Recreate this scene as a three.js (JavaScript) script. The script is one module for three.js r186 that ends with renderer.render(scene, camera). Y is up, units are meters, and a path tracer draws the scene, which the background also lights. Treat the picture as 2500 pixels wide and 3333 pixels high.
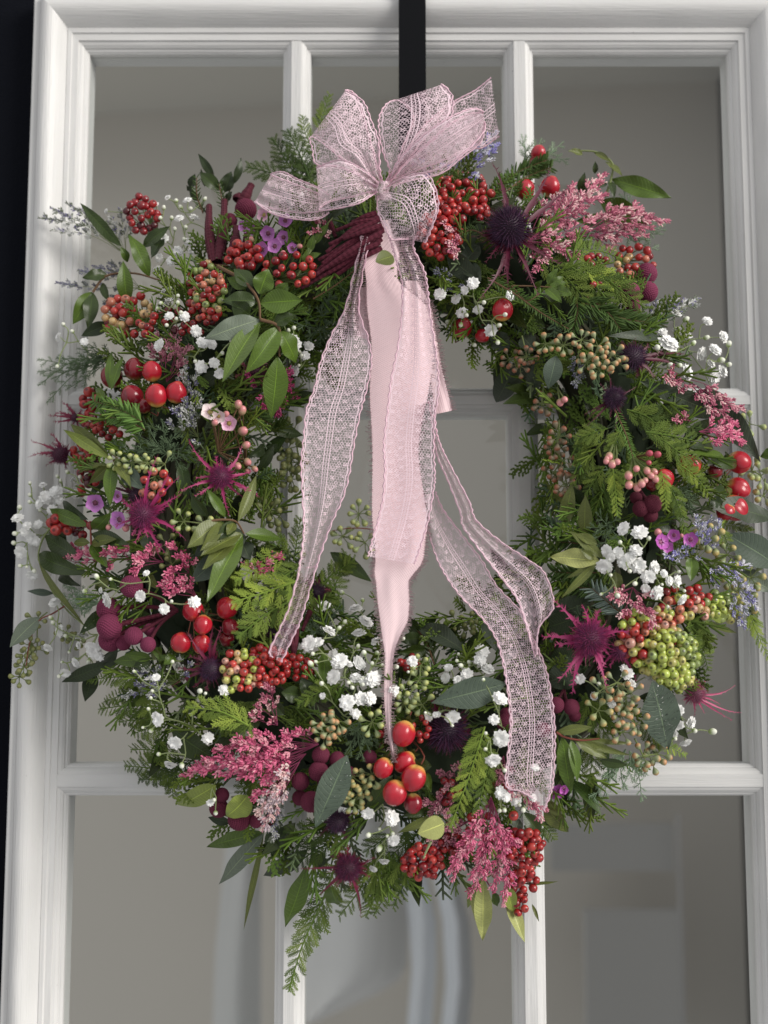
import * as THREE from 'three';
import { mergeGeometries } from 'three/addons/utils/BufferGeometryUtils.js';

// ---------------------------------------------------------------- camera, sky, sun, exposure
const V = (x, y, z) => new THREE.Vector3(x, y, z);
const scene = new THREE.Scene();
const D = 0.8046, FOC = 4023, PITCH = 6.5 * Math.PI / 180;      // distance, focal length in photograph pixels, upward pitch
const camera = new THREE.PerspectiveCamera(2 * Math.atan(1666.5 / FOC) * 180 / Math.PI, 768 / 1024, 0.05, 60);
camera.position.set(0, -D * Math.sin(PITCH), D * Math.cos(PITCH));
camera.lookAt(0, 0, 0);
camera.focus = 0.735; camera.userData.fStop = 4.8;
camera.updateMatrixWorld(true);

const renderer = new THREE.WebGLRenderer({ antialias: true });
renderer.setSize(768, 1024);
renderer.toneMapping = THREE.LinearToneMapping;
renderer.toneMappingExposure = 1.24;
renderer.shadowMap.enabled = true;

{ // a pale overcast sky, the same all round
  const w = 64, h = 32, d = new Float32Array(w * h * 4);
  for (let j = 0; j < h; j++) for (let i = 0; i < w; i++) {
    const el = ((j + 0.5) / h - 0.5) * 2, k = el > 0 ? 0.49 + 0.20 * el : 0.33;
    const o = (j * w + i) * 4; d[o] = k * 1.0; d[o + 1] = k * 1.0; d[o + 2] = k * 1.01; d[o + 3] = 1;
  }
  const t = new THREE.DataTexture(d, w, h, THREE.RGBAFormat, THREE.FloatType);
  t.mapping = THREE.EquirectangularReflectionMapping; t.magFilter = THREE.LinearFilter; t.needsUpdate = true;
  scene.background = t; scene.environment = t;
}
const sun = new THREE.DirectionalLight(0xfffaf3, 2.4);
sun.position.set(0.80, 0.36, 0.54).multiplyScalar(6);
sun.shadow.radius = 62; sun.castShadow = true;
sun.shadow.mapSize.set(2048, 2048);
Object.assign(sun.shadow.camera, { left: -0.6, right: 0.6, top: 0.6, bottom: -0.6, near: 1, far: 12 });
scene.add(sun, sun.target);

// ---------------------------------------------------------------- helpers
let seed = 7;
const rnd = () => { seed = (seed + 0x6D2B79F5) | 0; let t = Math.imul(seed ^ (seed >>> 15), 1 | seed); t = (t + Math.imul(t ^ (t >>> 7), 61 | t)) ^ t; return ((t ^ (t >>> 14)) >>> 0) / 4294967296; };
const rr = (a, b) => a + (b - a) * rnd();
const pick = a => a[Math.floor(rnd() * a.length)];
const C = (r, g, b) => new THREE.Color().setRGB(r, g, b);
const clamp = (x, a = 0, b = 1) => Math.min(b, Math.max(a, x));
const smooth = (a, b, x) => { const t = clamp((x - a) / (b - a)); return t * t * (3 - 2 * t); };

const RIGHT = V(1, 0, 0), FWD = V(0, 0, 0).sub(camera.position).normalize(), UPV = V().crossVectors(RIGHT, FWD);
function P(px, py, z = 0) {                                      // the point of the plane at depth z (metres before the glass) seen at a pixel of the photograph
  const d = FWD.clone().multiplyScalar(FOC).addScaledVector(RIGHT, px - 1250).addScaledVector(UPV, 1666.5 - py);
  return camera.position.clone().addScaledVector(d, (z - camera.position.z) / d.z);
}
const FR = { N: [0, 0, 1], OV: [0, 0, 1.507], R1: [0, 500, .5124], R2: [750, 200, .5726], R3: [1500, 400, .6028], R4: [0, 1250, .5124], R5: [1650, 1200, .5124], R6: [0, 1850, .5124], S1: [750, 1900, .5124], S2: [1550, 1900, .5726], S3: [600, 2500, .5124], S4: [1250, 2400, .5124], S5: [750, 1000, .5425], S6: [850, 1600, .6028] };
let fr = FR.N;
const use = n => { fr = FR[n]; };
const N2 = (x, y) => [fr[0] + x * fr[2], fr[1] + y * fr[2]];
function ringT(px, py) {
  const dx = (px - 1310) / 740, dy = (py - 1640) / 830, r = Math.hypot(dx, dy), ny = dy / (r || 1);
  return (r - 1) / (0.45 + 0.14 * ny);
}
function zAt(px, py) { const t = ringT(px, py); return 0.026 + 0.052 * Math.sqrt(Math.max(0, 1 - t * t)); }
const W = (x, y, layer = 0) => { const [a, b] = N2(x, y); return P(a, b, zAt(a, b) + layer / 1000); };
const Z = (x, y, mm) => { const [a, b] = N2(x, y); return P(a, b, mm / 1000); };
const SZ = (r, z = 0.06) => r * fr[2] * (D - z) / FOC;            // a length in the current frame's units, in metres

const taken = {};
function numbered(n) { const k = taken[n] = (taken[n] ?? -1) + 1; return k ? `${n}_${String(k).padStart(3, '0')}` : n; }
function thing(name, label, category, at = V(0, 0, 0), group) {
  const o = new THREE.Group(); o.name = numbered(name); o.position.copy(at); o.userData = { label, category };
  if (group) o.userData.group = group;
  scene.add(o); return o;
}
function part(name, geo, mat, parent, kind) {
  const m = new THREE.Mesh(geo, mat); m.name = name; m.castShadow = m.receiveShadow = true;
  if (kind) m.userData.kind = kind;
  parent.add(m); return m;
}
function struct(name, geo, mat) { const m = part(name, geo, mat, scene, 'structure'); return m; }

class MB {                                                       // collects faces, builds one geometry
  constructor(o = V(0, 0, 0)) { this.o = o; this.p = []; this.u = []; this.c = []; this.i = []; this.n = 0; }
  v(p, u = 0, w = 0, c) { this.p.push(p.x - this.o.x, p.y - this.o.y, p.z - this.o.z); this.u.push(u, w); if (c) this.c.push(c.r, c.g, c.b); return this.n++; }
  tri(a, b, c) { this.i.push(a, b, c); }
  quad(a, b, c, d) { this.i.push(a, b, c, a, c, d); }
  tube(pts, r0, r1, sides = 5, col, cap = true) {
    const N = pts.length; let nx = V(0.31, 0.2, 0.93).normalize(); const rows = []; let len = 0;
    for (let k = 0; k < N; k++) {
      const t = V().subVectors(pts[Math.min(N - 1, k + 1)], pts[Math.max(0, k - 1)]).normalize();
      nx.addScaledVector(t, -nx.dot(t)); if (nx.lengthSq() < 1e-6) nx = V(1, 0, 0).addScaledVector(t, -t.x); nx.normalize();
      const b = V().crossVectors(t, nx), f = k / (N - 1), r = typeof r0 === 'function' ? r0(f) : r0 + (r1 - r0) * f, row = [];
      if (k) len += pts[k].distanceTo(pts[k - 1]);
      for (let s = 0; s <= sides; s++) { const a = s / sides * Math.PI * 2; row.push(this.v(V().copy(pts[k]).addScaledVector(nx, Math.cos(a) * r).addScaledVector(b, Math.sin(a) * r), s / sides, len * 40, col)); }
      rows.push(row);
    }
    for (let k = 0; k < N - 1; k++) for (let s = 0; s < sides; s++) this.quad(rows[k][s], rows[k][s + 1], rows[k + 1][s + 1], rows[k + 1][s]);
    if (cap) { const e = this.v(pts[N - 1], 0, 0, col); for (let s = 0; s < sides; s++) this.tri(rows[N - 1][s], rows[N - 1][s + 1], e); }
  }
  geo(g, m, col) {
    const pa = g.attributes.position, q = V(), base = this.n, ca = g.attributes.color, ua = g.attributes.uv;
    for (let k = 0; k < pa.count; k++) { q.fromBufferAttribute(pa, k).applyMatrix4(m); this.v(q, ua ? ua.getX(k) : 0, ua ? ua.getY(k) : 0, col ? (ca ? C(col.r * ca.getX(k), col.g * ca.getY(k), col.b * ca.getZ(k)) : col) : null); }
    if (g.index) for (let k = 0; k < g.index.count; k++) this.i.push(base + g.index.getX(k)); else for (let k = 0; k < pa.count; k++) this.i.push(base + k);
  }
  build() {
    const g = new THREE.BufferGeometry();
    g.setAttribute('position', new THREE.Float32BufferAttribute(this.p, 3)); g.setAttribute('uv', new THREE.Float32BufferAttribute(this.u, 2));
    if (this.c.length) g.setAttribute('color', new THREE.Float32BufferAttribute(this.c, 3));
    g.setIndex(this.i); g.computeVertexNormals(); return g;
  }
}
const curve = (pts, n) => new THREE.CatmullRomCurve3(pts, false, 'centripetal').getPoints(n);
const basis = (x, y, z) => new THREE.Matrix4().makeBasis(x, y, z);
function frame(d, n) { const x = d.clone().normalize(), z = n.clone().addScaledVector(x, -n.dot(x)).normalize(); return [x, V().crossVectors(z, x), z]; }
function bowed(a, b, up = 0.1, side = 0) { const m = a.clone().lerp(b, 0.5), L = a.distanceTo(b); m.z += up * L; const d = b.clone().sub(a).normalize(); m.addScaledVector(V(-d.y, d.x, 0), side * L); return [a, m, b]; }
const rdir = () => { const z = rr(-1, 1), a = rr(0, 6.283), s = Math.sqrt(1 - z * z); return V(s * Math.cos(a), s * Math.sin(a), z); };

const std = (c, roughness = 0.7, o = {}) => new THREE.MeshStandardMaterial({ color: c, roughness, ...o });
const phy = (c, roughness, o = {}) => new THREE.MeshPhysicalMaterial({ color: c, roughness, ...o });

// value noise for textures
function noise2(w, h, sx, sy, sd) {
  seed = sd; const gx = Math.max(2, Math.round(sx)), gy = Math.max(2, Math.round(sy)), g = new Float32Array(gx * gy).map(() => rnd()), o = new Float32Array(w * h);
  for (let j = 0; j < h; j++) for (let i = 0; i < w; i++) {
    const x = i / w * gx, y = j / h * gy, a = Math.floor(x), b = Math.floor(y), fx = smooth(0, 1, x - a), fy = smooth(0, 1, y - b);
    const q = (k, l) => g[(l % gy) * gx + (k % gx)];
    o[j * w + i] = (q(a, b) * (1 - fx) + q(a + 1, b) * fx) * (1 - fy) + (q(a, b + 1) * (1 - fx) + q(a + 1, b + 1) * fx) * fy;
  }
  return o;
}
function texture(w, h, f, srgb = false) {
  const d = new Uint8Array(w * h * 4);
  for (let k = 0; k < w * h; k++) { const c = f(k % w, Math.floor(k / w), k); for (let q = 0; q < 3; q++) d[k * 4 + q] = clamp(Array.isArray(c) ? c[q] : c) * 255; d[k * 4 + 3] = 255; }
  const t = new THREE.DataTexture(d, w, h); t.wrapS = t.wrapT = THREE.RepeatWrapping; t.magFilter = THREE.LinearFilter; t.minFilter = THREE.LinearMipmapLinearFilter;
  if (srgb) t.colorSpace = THREE.SRGBColorSpace; t.needsUpdate = true; return t;
}
function canvasTex(w, h, draw, srgb = false) {
  const c = document.createElement('canvas'); c.width = w; c.height = h; draw(c.getContext('2d'), w, h);
  const t = new THREE.CanvasTexture(c); t.wrapS = t.wrapT = THREE.RepeatWrapping; if (srgb) t.colorSpace = THREE.SRGBColorSpace; return t;
}

// ---------------------------------------------------------------- materials
const grainA = noise2(512, 512, 9, 190, 11), grainB = noise2(512, 512, 30, 420, 12), blotch = noise2(512, 512, 14, 14, 13), dab = noise2(512, 512, 60, 110, 14);
const paintBump = texture(512, 512, (x, y, k) => 0.35 * grainA[k] + 0.3 * grainB[k] + 0.12 * blotch[k] + 0.23 * dab[k] - (grainA[k] > 0.86 ? 0.3 * (grainA[k] - 0.86) / 0.14 : 0));
const paintMap = texture(512, 512, (x, y, k) => { const s = 0.945 + 0.04 * blotch[k] - (grainA[k] > 0.94 ? 0.06 * (grainA[k] - 0.94) / 0.06 : 0) - (dab[k] > 0.993 ? 0.2 : 0); return [s, s * 0.995, s * 0.985]; }, true);
const paint = std(C(0.72, 0.725, 0.73), 0.45, { map: paintMap, bumpMap: paintBump, bumpScale: 0.00028, side: THREE.DoubleSide });
const glass = phy(C(0.93, 0.95, 0.94), 0.0, { transmission: 1, thickness: 0, ior: 1.5 });
const wallBump = texture(256, 256, (x, y, k) => blotch[(y * 2) * 512 + x * 2] * 0.5 + dab[(y * 2) * 512 + x * 2] * 0.5);
const blackWall = phy(C(0.0022, 0.0030, 0.0062), 0.85, { bumpMap: wallBump, bumpScale: 0.0004, specularIntensity: 0.25 });
const weave = texture(128, 128, (x, y) => 0.5 + 0.25 * Math.sin((x + y) * Math.PI / 8) + 0.25 * Math.sin((x - y) * Math.PI / 4));

// ---------------------------------------------------------------- the window
const px = v => P(v[0], v[1], 0);
const yAt = py => P(1250, py, 0).y, xOf = X => X * D / FOC;
const gx = [[-996, -340], [-247, 405], [503, 1160]].map(a => a.map(xOf)), gy = [[185, 1268], [1355, 2484], [2587, 3720]].map(a => a.map(yAt));
const OUT = { x0: xOf(-1173), x1: xOf(1337), y1: yAt(8), y0: yAt(3720) - xOf(170) };
function ring(x0, x1, y0, y1, prof, ts = 1) {                             // a mitred moulding round an opening; profile points (outward distance, z)
  const b = new MB(), c = (d, k) => [[x0 - d, y0 - d], [x1 + d, y0 - d], [x1 + d, y1 + d * ts], [x0 - d, y1 + d * ts]][k];
  for (let s = 0; s < 4; s++) {
    let across = 0;
    for (let k = 0; k < prof.length - 1; k++) {
      const [d0, z0] = prof[k], [d1, z1] = prof[k + 1], w = Math.hypot(d1 - d0, z1 - z0);
      const q = [[d0, z0, s], [d0, z0, (s + 1) % 4], [d1, z1, (s + 1) % 4], [d1, z1, s]].map(([d, z, n], m) => { const [x, y] = c(d, n); return b.v(V(x, y, z), (s % 2 ? y : x) / 0.35 + s * 0.37, (across + (m > 1 ? w : 0)) / 0.12 + s * 0.21 + x0 * 3); });
      b.quad(q[1], q[0], q[3], q[2]); across += w;
    }
  }
  return b.build();
}
// a gentle ogee made of short facets with their normals smoothed only inside curves
const mm = 0.001;
const win = thing('window_frame', 'white painted wooden window of nine panes set in the black wall', 'window', V(0, 0, 0));
{
  const prof = [[0, -0.004], [0, 0.0142], [0.0008, 0.015], [0.0045, 0.0152], [0.0052, 0.0140]];
  for (let k = 0; k <= 14; k++) { const t = k / 14; prof.push([0.0056 + 0.0164 * t, 0.0145 + 0.0082 * Math.sin(Math.PI * (0.16 + 0.66 * t)) - 0.0075 * t * t]); }
  prof.push([0.0226, 0.0118], [0.0250, 0.0116], [0.0256, 0.0104], [0.0294, 0.0102], [0.0295, 0.0084], [0.0312, 0.0084]);
  const TS = (OUT.y1 - gy[0][0]) / 0.0354, g = ring(OUT.x0, OUT.x1, OUT.y0, OUT.y1, prof.map(([d, z]) => [-d, z]), TS);
  const frameMesh = part('outer_moulding', g, paint, win);
  const stick = [[0, -0.001], [0.0, 0.0032], [0.0012, 0.0050], [0.0022, 0.0053], [0.0026, 0.0068], [0.0040, 0.0083], [0.0052, 0.0088], [0.0060, 0.0090]];
  const sub = (n, x0, x1, y0, y1, z0, z1, along) => {
    const g = new THREE.BoxGeometry(x1 - x0, y1 - y0, z1 - z0); g.translate((x0 + x1) / 2, (y0 + y1) / 2, (z0 + z1) / 2);
    const p = g.attributes.position, u = g.attributes.uv;
    for (let k = 0; k < p.count; k++) { const a = p.getX(k), c = p.getY(k); along === 'y' ? u.setXY(k, c / 0.35, (a + p.getZ(k)) / 0.12) : u.setXY(k, a / 0.35, (c + p.getZ(k)) / 0.12 + 0.4); }
    return part(n, g, paint, win);
  };
  const st = 0.0060;
  for (let i = 0; i < 3; i++) for (let j = 0; j < 3; j++) {
    const [x0, x1] = gx[i], [y1, y0] = gy[j];
    part('pane_moulding', ring(x0, x1, y0, y1, stick, j ? 1 : TS), paint, win);
    const pg = new THREE.PlaneGeometry(x1 - x0 + 0.004, y1 - y0 + 0.004); pg.translate((x0 + x1) / 2, (y0 + y1) / 2, 0);
    part('pane', pg, glass, win);
  }
  // flats of the glazing bars between the mouldings
  for (const i of [0, 1]) sub('glazing_bar', gx[i][1] + st, gx[i + 1][0] - st, OUT.y0 + 0.03, gy[0][0] + st, 0.0040, 0.0104, 'y');
  for (const j of [0, 1]) for (let i = 0; i < 3; i++) sub('cross_bar', i ? gx[i][0] - st : gx[0][0] - st, gx[i][1] + st, gy[j + 1][0] + st, gy[j][1] - st, 0.0040, 0.0099, 'x');
  // the bars behind the glass
  for (const i of [0, 1]) sub('rear_bar', gx[i][1], gx[i + 1][0], OUT.y0, gy[0][0], -0.0130, -0.0012, 'y');
  for (const j of [0, 1]) for (let i = 0; i < 3; i++) sub('rear_bar', gx[i][0], gx[i][1], gy[j + 1][0], gy[j][1], -0.0125, -0.0012, 'x');
  sub('rear_rail', gx[0][0], gx[2][1], gy[0][0], OUT.y1, -0.014, -0.0012, 'x');
  sub('rear_stile', OUT.x0, gx[0][0], OUT.y0, OUT.y1, -0.014, -0.0012, 'y');
  sub('rear_stile', gx[2][1], OUT.x1, OUT.y0, OUT.y1, -0.014, -0.0012, 'y');
}
// the black wall round it
{
  const b = new MB(), put = (x0, x1, y0, y1) => { const g = new THREE.BoxGeometry(x1 - x0, y1 - y0, 0.010); b.geo(g, new THREE.Matrix4().makeTranslation((x0 + x1) / 2, (y0 + y1) / 2, -0.008)); };
  put(-0.62, OUT.x0 + 0.004, -0.8, 0.75); put(OUT.x1 - 0.004, 0.62, -0.8, 0.75); put(OUT.x0 + 0.004, OUT.x1 - 0.004, OUT.y1 - 0.004, 0.75); put(OUT.x0 + 0.004, OUT.x1 - 0.004, -0.8, OUT.y0 + 0.004);
  const g = b.build(), p = g.attributes.position, u = g.attributes.uv; for (let k = 0; k < p.count; k++) u.setXY(k, p.getX(k) / 0.06, p.getY(k) / 0.06);
  struct('wall', g.toNonIndexed(), blackWall).geometry.computeVertexNormals();
}
// the dim room behind the panes
{
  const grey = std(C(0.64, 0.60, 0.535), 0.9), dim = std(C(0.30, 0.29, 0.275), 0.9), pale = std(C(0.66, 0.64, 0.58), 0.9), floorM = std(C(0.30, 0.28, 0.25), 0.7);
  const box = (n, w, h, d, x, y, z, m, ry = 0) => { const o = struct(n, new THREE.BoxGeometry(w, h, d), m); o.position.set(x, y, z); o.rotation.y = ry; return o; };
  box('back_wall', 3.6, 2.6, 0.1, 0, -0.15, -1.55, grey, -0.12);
  box('added_sun_block', 0.1, 2.6, 1.75, 0.68, -0.15, -0.87, dim); box('pier_wall', 0.6, 2.6, 0.3, 0.93, -0.15, -1.32, grey);  // the first is an unseen slab added to keep sun off the back wall
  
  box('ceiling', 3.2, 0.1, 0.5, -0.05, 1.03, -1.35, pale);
  
}

// ---------------------------------------------------------------- plant materials
const veins = canvasTex(256, 512, (g, w, h) => {
  g.fillStyle = '#b4b4b4'; g.fillRect(0, 0, w, h);
  seed = 31;
  for (let k = 0; k < 900; k++) { const s = 4 + rnd() * 22, v = 150 + rnd() * 60; g.fillStyle = `rgba(${v},${v},${v},0.10)`; g.beginPath(); g.ellipse(rnd() * w, rnd() * h, s, s * 0.6, rnd() * 3, 0, 7); g.fill(); }
  for (let k = 0; k < 16; k++) { g.fillStyle = 'rgba(70,64,48,0.5)'; g.beginPath(); g.arc(rnd() * w, rnd() * h, 0.8 + rnd() * 2.2, 0, 7); g.fill(); }
  g.strokeStyle = 'rgba(255,255,235,0.55)'; g.lineCap = 'round';
  for (let k = 0; k < 15; k++) for (const s of [-1, 1]) { const y = h * (0.02 + k / 15.5); g.lineWidth = 2.1; g.beginPath(); g.moveTo(w / 2, y); g.quadraticCurveTo(w / 2 + s * w * 0.26, y + h * 0.03, w / 2 + s * w * 0.5, y + h * 0.11); g.stroke(); }
  g.strokeStyle = 'rgba(255,255,235,0.95)'; g.lineWidth = 8; g.beginPath(); g.moveTo(w / 2, 0); g.lineTo(w / 2, h); g.stroke();
}, true);
const veinBump = canvasTex(256, 512, (g, w, h) => {
  g.fillStyle = '#999'; g.fillRect(0, 0, w, h); seed = 32;
  for (let k = 0; k < 1500; k++) { const v = 120 + rnd() * 70; g.fillStyle = `rgba(${v},${v},${v},0.2)`; g.beginPath(); g.arc(rnd() * w, rnd() * h, 3 + rnd() * 9, 0, 7); g.fill(); }
  g.strokeStyle = 'rgba(30,30,30,0.7)';
  for (let k = 0; k < 15; k++) for (const s of [-1, 1]) { const y = h * (0.02 + k / 15.5); g.lineWidth = 5; g.beginPath(); g.moveTo(w / 2, y); g.quadraticCurveTo(w / 2 + s * w * 0.26, y + h * 0.03, w / 2 + s * w * 0.5, y + h * 0.11); g.stroke(); }
  g.strokeStyle = '#111'; g.lineWidth = 12; g.beginPath(); g.moveTo(w / 2, 0); g.lineTo(w / 2, h); g.stroke();
});
const leafMat = (r, g, b, rough = 0.4, coat = 0.25) => phy(C(r, g, b), rough, { map: veins, bumpMap: veinBump, bumpScale: 0.0005, side: THREE.DoubleSide, clearcoat: coat * 0.7, clearcoatRoughness: 0.25, specularIntensity: 0.6 });
const L = {
  fresh: leafMat(0.17, 0.29, 0.035, 0.38, 0.3), wet: leafMat(0.20, 0.32, 0.045, 0.28, 0.8), deep: leafMat(0.075, 0.125, 0.026, 0.36, 0.4), dark: leafMat(0.055, 0.090, 0.028, 0.4, 0.3),
  olive: leafMat(0.26, 0.31, 0.075, 0.42), lime: leafMat(0.50, 0.62, 0.13, 0.42), yellow: leafMat(0.80, 0.85, 0.30, 0.5), grey: leafMat(0.17, 0.23, 0.17, 0.5, 0.15), pale: leafMat(0.31, 0.38, 0.28, 0.5, 0.15), greydark: leafMat(0.10, 0.135, 0.082, 0.5, 0.15),
};
const G = {
  lime: phy(C(0.22, 0.32, 0.055), 0.6, { specularIntensity: 0.4 }), bright: phy(C(0.13, 0.205, 0.04), 0.6, { specularIntensity: 0.4 }), mid: phy(C(0.105, 0.165, 0.03), 0.62, { specularIntensity: 0.4 }), dark: phy(C(0.058, 0.098, 0.024), 0.65, { specularIntensity: 0.4 }),
  jun: phy(C(0.125, 0.18, 0.10), 0.7, { specularIntensity: 0.4 }), junPale: phy(C(0.26, 0.36, 0.23), 0.7, { specularIntensity: 0.4 }), junDark: phy(C(0.055, 0.095, 0.065), 0.7, { specularIntensity: 0.4 }), needle: phy(C(0.06, 0.105, 0.026), 0.45, { specularIntensity: 0.4 }), needleBright: phy(C(0.12, 0.22, 0.05), 0.42, { specularIntensity: 0.4 }), needleGrey: phy(C(0.16, 0.21, 0.18), 0.5, { specularIntensity: 0.4 }),
};
const stemM = { brown: std(C(0.16, 0.09, 0.045), 0.7), green: std(C(0.22, 0.27, 0.10), 0.6), pale: std(C(0.36, 0.43, 0.20), 0.6), dark: std(C(0.05, 0.05, 0.025), 0.7), red: std(C(0.22, 0.06, 0.04), 0.6), pink: std(C(0.34, 0.07, 0.15), 0.6), wine: std(C(0.12, 0.012, 0.035), 0.7) };
const vc = (rough, o = {}) => phy(C(1, 1, 1), rough, { vertexColors: true, side: THREE.DoubleSide, ...o });

// ---------------------------------------------------------------- small shared geometries
const scaleG = new THREE.OctahedronGeometry(1, 0).toNonIndexed();
function scaleAt(b, p, d, n, len, wid) { const [x, y, z] = frame(d, n); b.geo(scaleG, basis(x.multiplyScalar(len), y.multiplyScalar(wid), z.multiplyScalar(wid * 0.65)).setPosition(p)); }
function weldSmooth(g) { // octahedra keep soft normals: each vertex looks away from its own lump
  return g;
}
function cedarBranchlet(sd) {                                     // unit length along +x, flat in xy
  seed = sd; const b = new MB(), n = V(0, 0, 1);
  const chain = (o, d, len, w0, w1) => { const m = Math.max(3, Math.round(len / 0.052)), e = V(-d.y, d.x, 0); for (let k = 0; k < m; k++) { const t = (k + 0.5) / m, w = w0 + (w1 - w0) * t; scaleAt(b, o.clone().addScaledVector(d, t * len).addScaledVector(e, (k % 2 ? 1 : -1) * w * 0.35).add(V(0, 0, rr(-1, 1) * 0.006)), d.clone().addScaledVector(e, (k % 2 ? 1 : -1) * 0.45).normalize(), n, len / m * 1.0, w); } };
  chain(V(0, 0, 0), V(1, 0, 0), 1, 0.043, 0.030);
  for (let k = 0; k < 10; k++) { const t = 0.06 + k * 0.085, s = k % 2 ? 1 : -1, a = s * rr(0.46, 0.66), len = (0.40 + rr(-0.05, 0.05)) * (1 - 0.75 * Math.pow(t, 1.6)) * smooth(-0.15, 0.25, t); chain(V(t, 0, rr(-0.01, 0.01)), V(Math.cos(a), Math.sin(a), rr(-0.08, 0.08)).normalize(), len, 0.038, 0.026); }
  return b.build();
}
const cedarG = [101, 102, 103, 104].map(cedarBranchlet);
function juniperTwig(sd) {
  seed = sd; const b = new MB();
  const rod = (o, d, len, r) => { const q = curve([o, o.clone().addScaledVector(d, len * 0.5).add(rdir().multiplyScalar(len * 0.04)), o.clone().addScaledVector(d, len)], 7); b.tube(q, f => r * (1 - 0.35 * f) * (1 + 0.16 * Math.sin(f * 22)), 0, 5); };
  rod(V(0, 0, 0), V(1, 0, 0), 1, 0.045);
  for (let k = 0; k < 6; k++) { const t = 0.15 + k * 0.125, a = (k % 2 ? 1 : -1) * rr(0.5, 0.9); rod(V(t, 0, 0), V(Math.cos(a), Math.sin(a), rr(-0.5, 0.5)).normalize(), rr(0.28, 0.5) * (1.15 - 0.6 * t), 0.038); }
  return b.build();
}
const junG = [201, 202, 203].map(juniperTwig);
function sphereish(seg, ring, fn, colf) {
  const g = new THREE.SphereGeometry(1, seg, ring), p = g.attributes.position, c = new Float32Array(p.count * 3), v = V();
  for (let k = 0; k < p.count; k++) { v.fromBufferAttribute(p, k); const q = colf ? colf(v) : C(1, 1, 1); const s = fn ? fn(v) : 1; p.setXYZ(k, v.x * s, v.y * s, v.z * s); c.set([q.r, q.g, q.b], k * 3); }
  g.setAttribute('color', new THREE.BufferAttribute(c, 3)); g.computeVertexNormals(); return g;
}
// pepper berry: axis +y, a small dark calyx at the pole
const berryG = [0, 1, 2].map(k => sphereish(16, 14, v => 1 - (v.y > 0.93 ? 0.07 * (v.y - 0.93) / 0.07 : 0) + 0.03 * Math.sin(v.x * 3 + k * 2) * Math.sin(v.z * 2.3 + k), v => { if (v.y > 0.955) return C(0.2, 0.2, 0.2); const s = (1 - 0.25 * smooth(0.5, 0.94, v.y) * (k % 2)) * (0.86 + 0.16 * Math.sin(v.x * 2.1 + k * 1.7 + v.z)), m = 0.5 + 0.5 * Math.sin(v.x * 7 + k) * Math.sin(v.y * 6 + 1) * Math.sin(v.z * 8 + k); return C(s, s * (0.8 + 0.5 * m), s * (0.85 + 0.3 * m)); }));
const bm = (r, g, b, ro = 0.28) => phy(C(r, g, b), ro + 0.08, { vertexColors: true, clearcoat: 0.4, clearcoatRoughness: 0.16 });
const BR = { red: bm(0.42, 0.020, 0.022), bright: bm(0.53, 0.050, 0.042), deep: bm(0.27, 0.010, 0.016), black: bm(0.10, 0.006, 0.012), salmon: bm(0.62, 0.20, 0.13), peach: bm(0.66, 0.42, 0.20), straw: bm(0.56, 0.50, 0.16), green: bm(0.48, 0.54, 0.11), olive: bm(0.30, 0.36, 0.12), rose: bm(0.70, 0.34, 0.28) };
const PAL = {
  red: ['red', 'red', 'red', 'bright', 'bright', 'deep'], dark: ['deep', 'deep', 'deep', 'black', 'red'], mix: ['red', 'red', 'bright', 'salmon', 'salmon', 'peach', 'deep'], tan: ['salmon', 'salmon', 'peach', 'red', 'bright', 'deep', 'olive'],
  green: ['green', 'green', 'green', 'straw', 'straw', 'olive'], turn: ['salmon', 'peach', 'straw', 'red', 'bright', 'green', 'rose'], olive: ['olive', 'olive', 'straw', 'green'], rose: ['rose', 'salmon', 'bright', 'peach'],
};
// hypericum fruit: axis +y = blossom end, pale at the stem end (-y)
const hyperG = [0, 1].map(k => sphereish(36, 26, v => {
  const a = Math.atan2(v.z, v.x), r = Math.hypot(v.x, v.z), lobe = 1 - 0.10 * Math.pow(Math.abs(Math.cos(a * 1.5 + k)), 7) * smooth(0.15, 0.8, r);
  return lobe * (1 + 0.07 * smooth(0.86, 1, v.y) * k + 0.04 * v.y);
}, v => {
  const a = Math.atan2(v.z, v.x), s = Math.pow(Math.abs(Math.cos(a * 1.5 + k)), 14), w = clamp(smooth(0.12, 0.92, -v.y) * 1.0 + 0.30 * s * smooth(-0.1, 0.9, -v.y) + (v.y > 0.97 ? 0.3 : 0));
  return C(0.44 + 0.30 * w, 0.010 + 0.44 * w * w, 0.026 + 0.09 * w * w);
}));
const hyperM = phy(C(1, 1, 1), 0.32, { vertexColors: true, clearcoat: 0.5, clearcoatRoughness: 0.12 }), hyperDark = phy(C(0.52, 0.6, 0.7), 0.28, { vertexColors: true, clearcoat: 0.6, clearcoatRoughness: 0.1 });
const dropG = new THREE.SphereGeometry(1, 8, 6); const dropM = phy(C(1, 1, 1), 0.02, { transmission: 1, thickness: 0.001, ior: 1.33 });
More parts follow.
